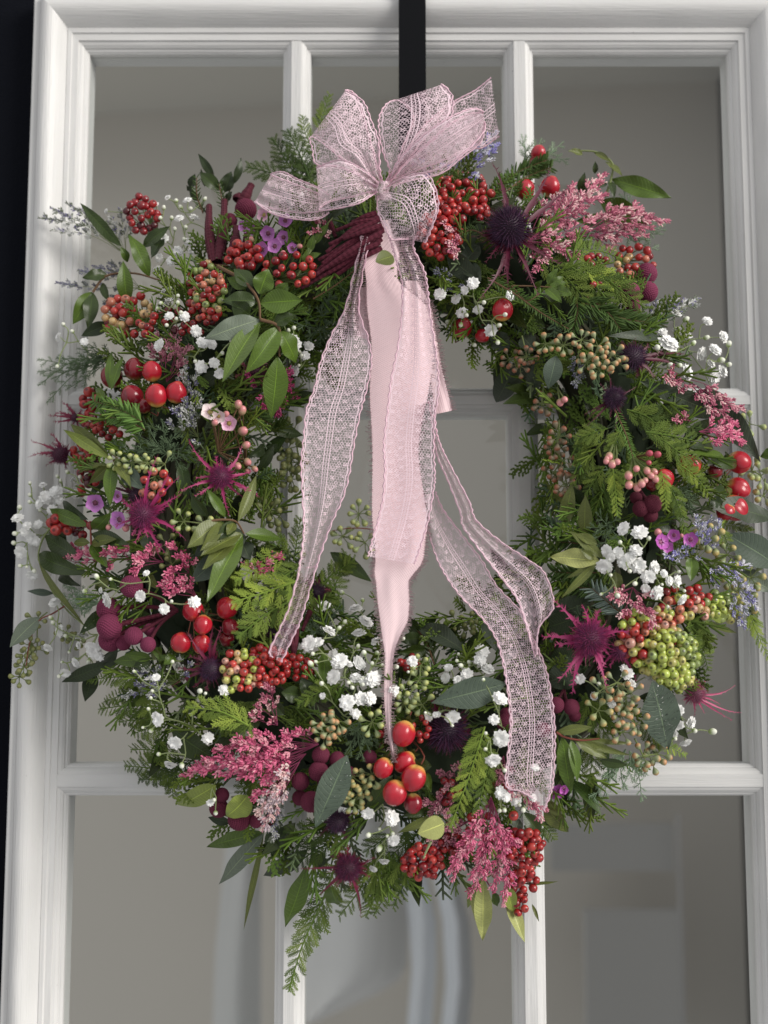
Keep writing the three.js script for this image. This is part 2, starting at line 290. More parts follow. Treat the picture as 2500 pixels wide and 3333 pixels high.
// fuzzy ball: a sphere under a close spiral of bumps
function fuzzyBall() {
  const g = new THREE.IcosahedronGeometry(1, 22), p = g.attributes.position, c = new Float32Array(p.count * 3), v = V(), Nn = 340, ga = Math.PI * (3 - Math.sqrt(5)), pts = [];
  for (let k = 0; k < Nn; k++) { const y = 1 - 2 * (k + 0.5) / Nn, r = Math.sqrt(1 - y * y); pts.push([r * Math.cos(k * ga), y, r * Math.sin(k * ga)]); }
  for (let k = 0; k < p.count; k++) {
    v.fromBufferAttribute(p, k).normalize(); const mid = Math.round((1 - v.y) / 2 * Nn - 0.5); let best = -1;
    for (let q = Math.max(0, mid - 44); q < Math.min(Nn, mid + 44); q++) { const d = pts[q][0] * v.x + pts[q][1] * v.y + pts[q][2] * v.z; if (d > best) best = d; }
    const dist = Math.acos(Math.min(1, best)) / 0.115, h = Math.max(0, 1 - dist * dist), s = 0.90 + 0.11 * Math.sqrt(h);
    p.setXYZ(k, v.x * s, v.y * s, v.z * s); const t = 0.35 + 0.75 * Math.sqrt(h); c.set([t, t, t], k * 3);
  }
  g.setAttribute('color', new THREE.BufferAttribute(c, 3)); g.deleteAttribute('uv'); g.deleteAttribute('normal');
  return g;
}
import { mergeVertices } from 'three/addons/utils/BufferGeometryUtils.js';
const ballG = mergeVertices(fuzzyBall(), 1e-4); ballG.computeVertexNormals();
const BALL = { wine: std(C(0.145, 0.015, 0.045), 0.85, { vertexColors: true }), plum: std(C(0.20, 0.026, 0.075), 0.85, { vertexColors: true }), dark: std(C(0.105, 0.008, 0.026), 0.85, { vertexColors: true }) };
const ropeBump = texture(64, 64, (x, y) => 0.5 + 0.5 * Math.sin((x / 64 * 5 + y / 64 * 4) * Math.PI * 2) * Math.sin((x / 64 * 5 - y / 64 * 4) * Math.PI * 2));
const ROPE = { wine: std(C(0.115, 0.012, 0.030), 0.85, { bumpMap: ropeBump, bumpScale: 0.0006 }), plum: std(C(0.24, 0.018, 0.07), 0.85, { bumpMap: ropeBump, bumpScale: 0.0006 }), dark: std(C(0.085, 0.007, 0.02), 0.85, { bumpMap: ropeBump, bumpScale: 0.0006 }) };
// baby's breath flower: tiers of ruffled petals facing +z
function gypFlower(sd) {
  seed = sd; const b = new MB();
  for (const [n, tilt, len, wid, lift] of [[9, 0.12, 1.0, 0.5, 0], [8, 0.5, 0.9, 0.46, 0.1], [7, 0.9, 0.72, 0.4, 0.16], [5, 1.25, 0.5, 0.32, 0.2]]) for (let k = 0; k < n; k++) {
    const a = (k + rnd() * 0.6) / n * 6.283, t = tilt + rr(-0.18, 0.18), l = len * rr(0.82, 1.08), w = wid * rr(0.8, 1.15), u = V(Math.cos(a), Math.sin(a), 0), s = V(-u.y, u.x, 0), rows = [];
    const tw = rr(-0.4, 0.4);
    for (let r = 0; r <= 3; r++) { const f = r / 3, ww = w * Math.sin(Math.PI * (0.12 + 0.62 * f)), rad = l * f, z = lift + l * f * Math.tan(Math.min(1.3, t) * 0.7) * 0.55 - 0.16 * f * f; const row = [];
      for (let q = -1; q <= 1; q++) row.push(b.v(u.clone().multiplyScalar(rad * (q ? 1 : (r === 3 ? 0.86 : 1)) * (1 - 0.2 * t * f)).addScaledVector(s, q * ww).add(V(0, 0, z + (q ? 0.07 * f * (1 + tw * q) : -0.05 * f) + rr(-0.03, 0.03) * f)))); rows.push(row); }
    for (let r = 0; r < 3; r++) for (let q = 0; q < 2; q++) b.quad(rows[r][q], rows[r + 1][q], rows[r + 1][q + 1], rows[r][q + 1]);
  }
  return b.build();
}
const gypG = [301, 302, 303, 304, 305, 306, 307].map(gypFlower);
const petalW = std(C(0.92, 0.92, 0.90), 0.8, { side: THREE.DoubleSide });
const budG = sphereish(10, 8, v => 1 + 0.15 * Math.max(0, v.y), v => { const s = smooth(-0.5, 0.55, v.y); return C(0.32 + 0.48 * s, 0.42 + 0.40 * s, 0.15 + 0.55 * s); });
const budM = phy(C(1, 1, 1), 0.6, { vertexColors: true });
// limonium floret: a small club along +x
function club(sides, stages) { const b = new MB(), rows = []; for (const [x, r] of stages) { const row = []; for (let s = 0; s < sides; s++) { const a = s / sides * 6.283; row.push(b.v(V(x, Math.cos(a) * r, Math.sin(a) * r))); } rows.push(row); } for (let k = 0; k < rows.length - 1; k++) for (let s = 0; s < sides; s++) b.quad(rows[k][s], rows[k][(s + 1) % sides], rows[k + 1][(s + 1) % sides], rows[k + 1][s]); return b.build(); }
const clubG = club(5, [[0, 0.05], [0.35, 0.13], [0.8, 0.2], [1, 0.06]]);
const FL = {
  pink: [C(0.64, 0.25, 0.32), C(0.56, 0.16, 0.24), C(0.72, 0.40, 0.43), C(0.78, 0.56, 0.53), C(0.36, 0.075, 0.14), C(0.30, 0.06, 0.11)], hot: [C(0.72, 0.18, 0.31), C(0.62, 0.11, 0.23), C(0.76, 0.36, 0.42), C(0.42, 0.06, 0.14)], dusty: [C(0.40, 0.15, 0.20), C(0.50, 0.22, 0.27), C(0.28, 0.07, 0.12), C(0.56, 0.32, 0.34)],
  blush: [C(0.80, 0.55, 0.52), C(0.82, 0.66, 0.62), C(0.70, 0.36, 0.40), C(0.60, 0.5, 0.55)], lilac: [C(0.34, 0.35, 0.34), C(0.62, 0.62, 0.60), C(0.17, 0.15, 0.30), C(0.13, 0.16, 0.10), C(0.70, 0.70, 0.68), C(0.16, 0.18, 0.13)], blue: [C(0.30, 0.28, 0.56), C(0.60, 0.60, 0.66), C(0.20, 0.18, 0.42), C(0.72, 0.72, 0.74), C(0.22, 0.25, 0.24)], slate: [C(0.16, 0.16, 0.23), C(0.36, 0.36, 0.40), C(0.10, 0.10, 0.15), C(0.20, 0.22, 0.19)],
  magenta: [C(0.46, 0.05, 0.18), C(0.36, 0.03, 0.12), C(0.58, 0.12, 0.28)],
};
const floretM = vc(0.75);
// seeded eucalyptus: teardrop along +x
function teardrop(tip) {
  const b = new MB(), st = [[0, .05], [.15, .10], [.35, .24], [.58, .36], [.78, .37], [.92, .28], [1, .13], [1.04, .03]], sides = 9, rows = [];
  for (const [x, r] of st) { const row = [], w = smooth(0.62, 1.05, x); for (let s = 0; s < sides; s++) { const a = s / sides * 6.283; row.push(b.v(V(x, Math.cos(a) * r, Math.sin(a) * r), 0, 0, C(tip[0][0] + (tip[1][0] - tip[0][0]) * w, tip[0][1] + (tip[1][1] - tip[0][1]) * w, tip[0][2] + (tip[1][2] - tip[0][2]) * w))); } rows.push(row); }
  for (let k = 0; k < rows.length - 1; k++) for (let s = 0; s < sides; s++) b.quad(rows[k][s], rows[k][(s + 1) % sides], rows[k + 1][(s + 1) % sides], rows[k + 1][s]);
  return b.build();
}
const seedG = { orange: teardrop([[0.27, 0.32, 0.17], [0.56, 0.27, 0.12]]), gold: teardrop([[0.29, 0.34, 0.16], [0.52, 0.38, 0.13]]), green: teardrop([[0.30, 0.36, 0.17], [0.48, 0.50, 0.16]]), olive: teardrop([[0.20, 0.23, 0.09], [0.24, 0.24, 0.08]]), rust: teardrop([[0.22, 0.19, 0.12], [0.36, 0.12, 0.06]]) };
const seedM = phy(C(1, 1, 1), 0.5, { vertexColors: true, clearcoat: 0.15, clearcoatRoughness: 0.4 });

// ---------------------------------------------------------------- builders
function leaf(parent, B, b, t, wid, mat, o = {}) {
  const d = t.clone().sub(b), Ln = d.length(), [x, y, z] = frame(d, V(o.nx ?? rr(-0.5, 0.5), o.ny ?? rr(-0.45, 0.3), 1)), m = new MB(B), nU = 14, nV = 6, rows = [], fold = o.fold ?? rr(0.1, 0.4), bow = o.bow ?? rr(0.02, 0.13), wave = o.wave ?? rr(0, 0.07), tw = o.twist ?? rr(-0.35, 0.35), pw = o.round ? 0.75 : rr(0.9, 1.1), ph = rr(0, 6);
  for (let i = 0; i <= nU; i++) {
    const u = i / nU, w = wid / 2 * Math.pow(Math.max(0.0001, Math.sin(Math.PI * Math.pow(u, o.round ? 0.72 : 0.86))), pw) * (1 - 0.08 * u) + (u < 0.06 ? wid * 0.02 : 0), row = [];
    const ca = Math.cos(tw * (u - 0.4)), sa = Math.sin(tw * (u - 0.4)), yy = y.clone().multiplyScalar(ca).addScaledVector(z, sa), zz = z.clone().multiplyScalar(ca).addScaledVector(y, -sa);
    for (let j = 0; j <= nV; j++) { const s = j / nV * 2 - 1; row.push(m.v(b.clone().addScaledVector(x, u * Ln).addScaledVector(yy, s * w * Math.cos(fold * 0.6)).addScaledVector(zz, Math.abs(s) * w * fold + bow * Ln * Math.sin(Math.PI * u) + wave * wid * s * Math.sin(u * 15 + ph + s)), j / nV, u)); }
    rows.push(row);
  }
  for (let i = 0; i < nU; i++) for (let j = 0; j < nV; j++) m.quad(rows[i][j], rows[i + 1][j], rows[i + 1][j + 1], rows[i][j + 1]);
  return part('leaf', m.build(), mat, parent);
}
// leaves: [base x, base y, tip x, tip y, width, material?, layer?]
function leaves(label, mat, list, layer = 6, o = {}) {
  seed = Math.round(list[0][0] * 7 + list[0][3] * 13 + 5);
  const B = W(list[0][0], list[0][1], layer - 6), t = thing(o.name || 'leaf_sprig', label, o.cat || 'leaf sprig', B, o.group || 'leaf sprigs in the wreath');
  if (o.stem) { const m = new MB(B); for (const s of o.stem) m.tube(curve(s.map(p => W(p[0], p[1], layer - 2)), 16), SZ(o.sr || 8), SZ((o.sr || 8) * 0.55), 6); part('stem', m.build(), stemM[o.sm || 'brown'], t); }
  for (const [bx, by, tx, ty, w, mm2, ly] of list) { const a = W(bx, by, (ly ?? layer) - 3), e = W(tx, ty, (ly ?? layer) + rr(-1, 4)); leaf(t, B, a, e, SZ(w) * 1.08, L[mm2 || mat], o); }
  if (o.drops) { const g = t.children[t.children.length - 1].geometry.attributes.position, m = new MB(B); for (let k = 0; k < o.drops; k++) { const q = Math.floor(rr(12, g.count - 12)), q2 = q + 1, f = rnd(), p = V().fromBufferAttribute(g, q).lerp(V().fromBufferAttribute(g, q2), f).add(B), r = rr(0.25, 0.55) * mm; p.z += r * 0.3; m.geo(dropG, new THREE.Matrix4().makeScale(r, r, r * 0.7).setPosition(p)); } part('water_drops', m.build(), dropM, t, 'stuff'); }
  return t;
}
const toneCache = {}; const cedarTones = m => toneCache[m] ??= [0.62, 0.85, 1, 1.18].map((k, i) => { const q = G[m].clone(); q.color = C(G[m].color.r * k * (1 + 0.05 * i), G[m].color.g * k, G[m].color.b * k); return q; });
function cedar(label, mat, pts, w, layer = 6, o = {}) {
  seed = Math.round(pts[0][0] * 3 + pts[1][1] * 11 + pts[0][1] * 5 + 17);
  const n = pts.length, wp = pts.map((p, k) => W(p[0], p[1], layer + (p[2] ?? (k / (n - 1)) * 3))), B = wp[0], t = thing('cedar_spray', label, 'cedar spray', B, 'cedar sprays in the wreath');
  const cv = new THREE.CatmullRomCurve3(n > 2 ? wp : bowed(wp[0], wp[1], 0.03, rr(-0.06, 0.06)), false, 'centripetal'), Ln = cv.getLength(), ww = SZ(w), m = new MB(B), N0 = V(rr(-0.35, 0.35), rr(-0.3, 0.2), 1).normalize();
  m.tube(cv.getPoints(14), ww * 0.045, ww * 0.02, 5); part('stem', m.build(), G[mat], t);
  const k2 = Math.max(3, Math.round(Ln / (ww * 0.30)));
  for (let k = 0; k < k2; k++) for (const s of [-1, 1]) {
    const f = clamp((k + 0.15 + (s > 0 ? 0.5 : 0) + rr(-0.12, 0.12)) / k2, 0, 0.97), p = cv.getPoint(f), tg = cv.getTangent(f), sc = ww * (1 - 0.68 * Math.pow(f, 1.4)) * rr(0.82, 1.12) * smooth(-0.3, 0.15, f);
    const [x, y, z] = frame(tg, N0), a = s * rr(0.55, 0.85), d = x.clone().multiplyScalar(Math.cos(a)).addScaledVector(y, Math.sin(a)).addScaledVector(z, rr(-0.16, 0.14)), [bx, by, bz] = frame(d, z.clone().add(rdir().multiplyScalar(0.25)));
    const c = part('branchlet', pick(cedarG), pick(cedarTones(mat)), t); c.position.copy(p).sub(B); c.quaternion.setFromRotationMatrix(basis(bx, by, bz)); c.scale.setScalar(sc);
  }
  const c = part('branchlet', cedarG[0], G[mat], t), tg = cv.getTangent(0.95), [bx, by, bz] = frame(tg, N0); c.position.copy(cv.getPoint(0.86)).sub(B); c.quaternion.setFromRotationMatrix(basis(bx, by, bz)); c.scale.setScalar(Math.max(ww * 0.42, Ln * 0.14));
  return t;
}
function juniper(label, mat, base, tips, tw = 70, layer = 4) {
  seed = Math.round(base[0] * 3 + base[1] * 7 + tips.length * 31);
  const B = W(base[0], base[1], layer - 6), t = thing('juniper_sprig', label, 'juniper sprig', B, 'juniper sprigs in the wreath'), m = new MB(B), unit = SZ(tw);
  for (const p of tips) {
    const e = W(p[0], p[1], layer + rr(-2, 4)), cv = new THREE.CatmullRomCurve3(bowed(B, e, 0.08, rr(-0.12, 0.12))), Ln = cv.getLength(); m.tube(cv.getPoints(8), unit * 0.05, unit * 0.03, 5);
    const n = Math.max(2, Math.round(Ln / (unit * 0.55)));
    for (let k = 0; k < n; k++) { const f = 0.12 + 0.8 * (k + rr(0, 0.6)) / n, p2 = cv.getPoint(Math.min(0.98, f)), tg = cv.getTangent(Math.min(0.98, f)), s = k % 2 ? 1 : -1, [x, y, z] = frame(tg, V(rr(-0.6, 0.6), rr(-0.6, 0.6), 1)), a = s * rr(0.35, 0.9), d = x.clone().multiplyScalar(Math.cos(a)).addScaledVector(y, Math.sin(a)).addScaledVector(z, rr(-0.2, 0.5)), [bx, by, bz] = frame(d, z); const c = part('twig', pick(junG), G[mat], t); c.position.copy(p2).sub(B); c.quaternion.setFromRotationMatrix(basis(bx, by, bz)); c.scale.setScalar(unit * rr(0.7, 1.15) * (1 - 0.3 * f)); }
    const c = part('twig', pick(junG), G[mat], t), [bx, by, bz] = frame(cv.getTangent(1), V(0, 0, 1)); c.position.copy(cv.getPoint(0.9)).sub(B); c.quaternion.setFromRotationMatrix(basis(bx, by, bz)); c.scale.setScalar(Math.max(unit * 0.5, Ln * 0.12));
  }
  part('stem', m.build(), G[mat], t); return t;
}
function needles(label, mat, pts, nl, layer = 4, o = {}) {
  seed = Math.round(pts[0][0] * 5 + pts[1][1] * 3 + nl * 7);
  const wp = pts.map((p, k) => W(p[0], p[1], layer + k / (pts.length - 1) * 4)), B = wp[0], t = thing(o.name || 'fir_sprig', label, o.cat || 'fir sprig', B, o.group || 'needle sprigs in the wreath'), m = new MB(B), cv = new THREE.CatmullRomCurve3(wp.length > 2 ? wp : bowed(wp[0], wp[1], 0.04, rr(-0.08, 0.08))), Ln = cv.getLength(), unit = SZ(nl);
  m.tube(cv.getPoints(14), SZ(o.sr || 6), SZ(o.sr || 6) * 0.5, 5); part('stem', m.build(), stemM[o.sm || 'brown'], t);
  const q = new MB(B), n = Math.round(Ln / (unit * (o.gap || 0.10)));
  for (let k = 0; k < n; k++) {
    const f = (k + rnd()) / n, p = cv.getPoint(f), [x, y, z] = frame(cv.getTangent(f), V(0, -0.1, 1)), s = k % 2 ? 1 : -1, a = s * rr(o.a0 ?? 0.6, o.a1 ?? 1.1), d = x.clone().multiplyScalar(Math.cos(a)).addScaledVector(y, Math.sin(a)).addScaledVector(z, rr(-0.2, 0.75)).normalize(), l = unit * rr(0.75, 1.1) * (1 - 0.3 * f), [fx, fy, fz] = frame(d, V(rr(-0.5, 0.5), rr(-0.5, 0.5), 1)), w = unit * (o.w || 0.075), bend = rr(-0.05, 0.12) * l, rows = [];
    for (let r = 0; r <= 3; r++) { const u = r / 3, ww = w * [0.5, 1, 0.95, 0.35][r], c = p.clone().addScaledVector(fx, l * u).addScaledVector(fz, -bend * u * u); rows.push([q.v(c.clone().addScaledVector(fy, -ww)), q.v(c.clone().addScaledVector(fz, ww * 0.5)), q.v(c.clone().addScaledVector(fy, ww)), q.v(c.clone().addScaledVector(fz, -ww * 0.3))]); }
    for (let r = 0; r < 3; r++) for (let j = 0; j < 4; j++) q.quad(rows[r][j], rows[r][(j + 1) % 4], rows[r + 1][(j + 1) % 4], rows[r + 1][j]);
  }
  part('needles', q.build(), G[mat], t, 'stuff'); return t;
}
function berries(label, x, y, rx, ry, n, r, pal, layer = 10, o = {}) {
  seed = Math.round(x * 3 + y * 7 + n);
  const root = W(x + (o.sx || 0), y + (o.sy || 0), layer - 24), t = thing('berry_cluster', label, 'berry cluster', root, 'pepper berry clusters'), got = [], stem = new MB(root); let tries = 0;
  while (got.length < n && tries++ < 6000) {
    const a = rnd() * 6.283, q = Math.sqrt(rnd()), bx = x + Math.cos(a) * q * rx, by = y + Math.sin(a) * q * ry, ra = r * rr(0.88, 1.12), deep = tries > 900 ? -r * 1.7 : tries > 300 ? -r * 0.9 : 0;
    if (got.some(([p, w, s, dd]) => Math.hypot(p - bx, w - by) < (dd === deep ? 1.75 : 1.05) * (ra + s) / 2)) continue;
    got.push([bx, by, ra, deep, q]);
  }
  for (const [bx, by, ra, deep, q] of got) {
    const c = W(bx, by, layer); c.z += SZ(deep) + SZ(Math.min(rx, ry)) * 0.45 * (1 - q * q) + rr(-0.5, 0.5) * mm; const rw = SZ(ra, c.z);
    const [X, Y] = N2(bx, by), cc = P(X, Y, c.z), m = part('berry', pick(berryG), BR[pick(PAL[pal])], t); m.position.copy(cc).sub(root); m.scale.set(rw * rr(0.93, 1.06), rw * rr(0.92, 1.05), rw * rr(0.93, 1.06));
    const d = cc.clone().sub(root).normalize().add(V(rr(-0.8, 0.8), rr(-0.8, 0.8), rr(0, 0.9))).normalize(); m.quaternion.setFromUnitVectors(V(0, 1, 0), d);
    const b0 = cc.clone().addScaledVector(d, -rw * 0.9); stem.tube(curve([root, root.clone().lerp(b0, 0.6).add(V(rr(-1, 1) * mm, rr(-1, 1) * mm, -2 * mm)), b0], 5), 0.0006, 0.00035, 4);
  }
  part('stem', stem.build(), stemM[o.sm || 'green'], t); return t;
}
// hypericum: [x, y, r, ax, ay] the axis points to the blossom end in the picture plane
function hyper(label, list, layer = 8, o = {}) {
  seed = Math.round(list[0][0] * 3 + list[0][1]);
  const B = W(list[0][0], list[0][1], layer - 20), t = thing('hypericum_sprig', label, 'hypericum berries', B, 'hypericum berry sprigs'), st = new MB(B);
  list.forEach(([x, y, r, ax = 0, ay = -1, dk = 0, dl = 0], k) => {
    const [X, Y] = N2(x, y), z = zAt(X, Y) + (layer + dl) / 1000, c = P(X, Y, z), rw = SZ(r, z), d = V(ax, -ay, o.az ?? 0.45).normalize(), m = part('berry', hyperG[k % 2], dk ? hyperDark : hyperM, t);
    m.position.copy(c).sub(B); m.scale.set(rw * 0.98, rw * 1.04, rw * 0.98); m.quaternion.setFromUnitVectors(V(0, 1, 0), d).multiply(new THREE.Quaternion().setFromAxisAngle(V(0, 1, 0), rr(0, 6)));
    const pole = c.clone().addScaledVector(d, rw * 1.06); const tipM = new MB(B); tipM.tube([pole.clone().addScaledVector(d, -rw * 0.08), pole.clone().addScaledVector(d, rw * 0.02)], rw * 0.09, rw * 0.03, 6); part('blossom_end', tipM.build(), stemM.dark, t);
    const bs = c.clone().addScaledVector(d, -rw * 0.98), [fx, fy, fz] = frame(d.clone().negate(), V(0, 0, 1));
    for (let q = 0; q < 5; q++) { const a = q * 1.2566 + rr(-0.2, 0.2), out = fy.clone().multiplyScalar(Math.cos(a)).addScaledVector(fz, Math.sin(a)); leaf(t, B, bs, bs.clone().addScaledVector(out, rw * 0.6).addScaledVector(fx, rw * rr(0.05, 0.5)), rw * 0.42, L.deep, { round: 1, bow: 0.05, nx: d.x, ny: d.y }).name = 'sepal'; }
    st.tube(curve([bs, bs.clone().addScaledVector(fx, rw * 0.8), B], 6), rw * 0.06, rw * 0.05, 5);
    const dr = new MB(B); for (let q = 0; q < 7; q++) { const n = V(rr(-0.8, 0.8), rr(-0.4, 0.9), 0.7).normalize(), s = rw * rr(0.02, 0.045); dr.geo(dropG, new THREE.Matrix4().makeScale(s, s, s).setPosition(c.clone().addScaledVector(n, rw * 0.99))); } part('water_drops', dr.build(), dropM, t, 'stuff');
  });
  part('stem', st.build(), stemM.red, t); return t;
}
function balls(label, list, roots, pal, layer = 8, rope = 0.33) {
  seed = Math.round(list[0][0] * 3 + list[0][1] * 5);
  const R0 = W(roots[0], roots[1], layer - 12), t = thing('brunia_stem', label, 'brunia', R0, 'burgundy brunia stems');
  for (const [x, y, r, dl = 0] of list) {
    const [X, Y] = N2(x, y), z = zAt(X, Y) + (layer + dl) / 1000, c = P(X, Y, z), rw = SZ(r, z), m = part('flower_head', ballG, BALL[pal], t); m.position.copy(c).sub(R0); m.scale.setScalar(rw); m.quaternion.setFromUnitVectors(V(0, 1, 0), rdir());
    if (rope) { const b = new MB(R0), cv = curve([c, c.clone().lerp(R0, 0.5).add(V(rr(-3, 3) * mm, rr(-2, 3) * mm, -3 * mm)), R0], 14); b.tube(cv, rw * rope * 0.72, rw * rope * 0.5, 9); part('stalk', b.build(), ROPE[pal === 'plum' ? 'wine' : 'dark'], t); }
  }
  return t;
}
function thistle(label, x, y, r, tips, pal, layer = 14, o = {}) {
  seed = Math.round(x * 3 + y * 7 + r);
  const [X, Y] = N2(x, y), z = zAt(X, Y) + layer / 1000, c = P(X, Y, z), rw = SZ(r, z), t = thing('sea_holly', label, 'sea holly', c.clone().add(V(0, 0, -rw * 0.6)), 'sea holly thistle heads'), B = t.position.clone(), axis = V(o.ax ?? 0, o.ay ?? -0.25, 1).normalize();
  const PC = { magenta: [[0.34, 0.026, 0.125], [0.15, 0.018, 0.08]], wine: [[0.20, 0.014, 0.05], [0.08, 0.010, 0.04]], dark: [[0.14, 0.010, 0.04], [0.045, 0.014, 0.042]], black: [[0.085, 0.006, 0.024], [0.055, 0.020, 0.048]], rose: [[0.42, 0.06, 0.15], [0.28, 0.09, 0.15]] }[pal];
  const bc = phy(C(...PC[0]), 0.5, { side: THREE.DoubleSide }), hc = vc(0.65);
  const h = new MB(B), q = new THREE.Quaternion().setFromUnitVectors(V(0, 1, 0), axis), core = sphereish(16, 12, v => 1);
  h.geo(core, new THREE.Matrix4().compose(c, q, V(rw * 0.76, rw * 0.88 * (o.tall ?? 1.0), rw * 0.76)), C(PC[1][0] * 0.6, PC[1][1] * 0.6, PC[1][2] * 0.6));
  const ns = o.n || 230, ga = Math.PI * (3 - Math.sqrt(5));
  for (let k = 0; k < ns; k++) {
    const yy = 1 - 1.5 * (k + 0.5) / ns, rad = Math.sqrt(Math.max(0, 1 - yy * yy)), n = V(rad * Math.cos(k * ga), yy, rad * Math.sin(k * ga)), p = n.clone().multiply(V(rw * 0.78, rw * 0.9 * (o.tall ?? 1.0), rw * 0.78)).applyQuaternion(q).add(c), dd = n.applyQuaternion(q).add(rdir().multiplyScalar(0.18)).normalize(), l = rw * rr(0.22, 0.5) * (o.hair || 1), mix = rr(0.7, 1.7), tipc = C(PC[1][0] * mix + PC[0][0] * 0.35 * rnd(), PC[1][1] * mix + 0.01, PC[1][2] * mix + 0.02);
    h.tube([p.clone().addScaledVector(dd, -l * 0.2), p.clone().addScaledVector(dd, l * 0.4), p.clone().addScaledVector(dd, l)], f => rw * 0.042 * (1 - f * 0.9), 0, 4, tipc, false);
  }
  part('cone', h.build(), hc, t);
  const strip = (a, e, w, spines, name) => {
    const m = new MB(B), Ln = a.distanceTo(e), [fx, fy, fz] = frame(e.clone().sub(a), V(rr(-0.5, 0.5), rr(-0.5, 0.5), 1)), n = 12, side = rr(-0.08, 0.08), mid = f => a.clone().lerp(e, f).addScaledVector(fz, 0.07 * Ln * Math.sin(Math.PI * f)).addScaledVector(fy, side * Ln * Math.sin(Math.PI * f)); let prev;
    for (let k = 0; k <= n; k++) { const f = k / n, ww = w * Math.pow(1 - f, 0.7) * (0.55 + 0.75 * Math.sin(Math.PI * Math.min(1, f * 1.3 + 0.1))) * (k % 2 ? 0.85 : 1.1), p = mid(f), row = [m.v(p.clone().addScaledVector(fy, -ww).addScaledVector(fz, ww * 0.3)), m.v(p), m.v(p.clone().addScaledVector(fy, ww).addScaledVector(fz, ww * 0.3))]; if (prev) { m.quad(prev[0], row[0], row[1], prev[1]); m.quad(prev[1], row[1], row[2], prev[2]); } prev = row; }
    for (let k = 0; k < spines; k++) { const f = rr(0.25, 0.95), s = k % 2 ? 1 : -1, p = mid(f), ww = w * Math.pow(1 - f, 0.6), l = w * rr(1.2, 3.0) * (1 - 0.4 * f), d = fx.clone().multiplyScalar(0.75).addScaledVector(fy, s).addScaledVector(fz, rr(-0.3, 0.5)).normalize(), p0 = p.clone().addScaledVector(fy, s * ww * 0.6); const i0 = m.v(p0.clone().addScaledVector(fx, -l * 0.22)), i1 = m.v(p0.clone().addScaledVector(fx, l * 0.16)), i2 = m.v(p0.clone().addScaledVector(d, l)); m.tri(i0, i1, i2); }
    part(name, m.build(), bc, t);
  };
  for (const [tx, ty, dl] of tips) { const e = W(tx, ty, layer + (dl ?? rr(-6, 3))), a = c.clone().addScaledVector(axis, -rw * 0.65), dir = e.clone().sub(a).normalize(); a.addScaledVector(dir, rw * 0.35); strip(a, e, rw * (o.bw || 0.2) * 0.72, 20, 'bract'); }
  for (let k = 0; k < (o.extra ?? 14) * 2; k++) { const a = rr(0, 6.283), dir = V(Math.cos(a), Math.sin(a), rr(-0.5, 0.35)).normalize(), s = c.clone().addScaledVector(dir, rw * 0.55).addScaledVector(axis, -rw * 0.4); strip(s, c.clone().addScaledVector(dir, rw * rr(1.05, 1.75) * (o.xl || 1)), rw * rr(0.035, 0.075), 6, 'small_bract'); }
  return t;
}
function gyp(label, base, fl, buds, layer = 12, o = {}) {
  seed = Math.round(base[0] * 3 + base[1] * 7 + fl.length);
  const B = W(base[0], base[1], layer - 16), t = thing('babys_breath_sprig', label, "baby's breath", B, "baby's breath sprigs"), st = new MB(B), nodes = [B];
  const all = [...fl.map(f => [...f, 1]), ...buds.map(b => [b[0], b[1], b[2] || 17, 0])].map(a => { const [X, Y] = N2(a[0], a[1]), z = zAt(X, Y) + (layer + rr(-3, 5) + (a[3] ? 0 : 2)) / 1000; return { c: P(X, Y, z), r: SZ(a[2], z), f: a[3] }; }).sort((p, q) => p.c.distanceTo(B) - q.c.distanceTo(B));
  for (const { c, r, f } of all) {
    let best = B, bd = 1e9; for (const q of nodes) { const d = q.distanceTo(c) * (q === B ? 0.92 : 1.25); if (d < bd && q.distanceTo(B) < c.distanceTo(B) - 0.004) { bd = d; best = q; } }
    const d = c.clone().sub(best).normalize().add(V(rr(-0.3, 0.3), rr(-0.2, 0.4), f ? 1.0 : 0.4)).normalize(), mid = best.clone().lerp(c, 0.55).add(V(rr(-2, 2) * mm, rr(-2, 2) * mm, rr(-2, 0.5) * mm));
    st.tube(curve([best, mid, c.clone().addScaledVector(d, -r * 0.5)], 7), 0.00045, 0.0003, 4, null, false); nodes.push(mid);
    if (f) { const m = part('flower', pick(gypG), petalW, t); m.position.copy(c).sub(B); m.scale.set(r * rr(0.92, 1.16), r * rr(0.88, 1.12), r * rr(0.9, 1.3)); m.quaternion.setFromUnitVectors(V(0, 0, 1), d).multiply(new THREE.Quaternion().setFromAxisAngle(V(0, 0, 1), rr(0, 6.3))); st.tube([c.clone().addScaledVector(d, -r * 0.55), c.clone().addScaledVector(d, r * 0.1)], r * 0.1, r * 0.3, 6); }
    else { const m = part('bud', budG, budM, t); m.position.copy(c).sub(B); m.scale.set(r * 0.78, r * rr(0.8, 1.05), r * 0.78); m.quaternion.setFromUnitVectors(V(0, 1, 0), d); }
  }
  part('stem', st.build(), stemM.pale, t); return t;
}
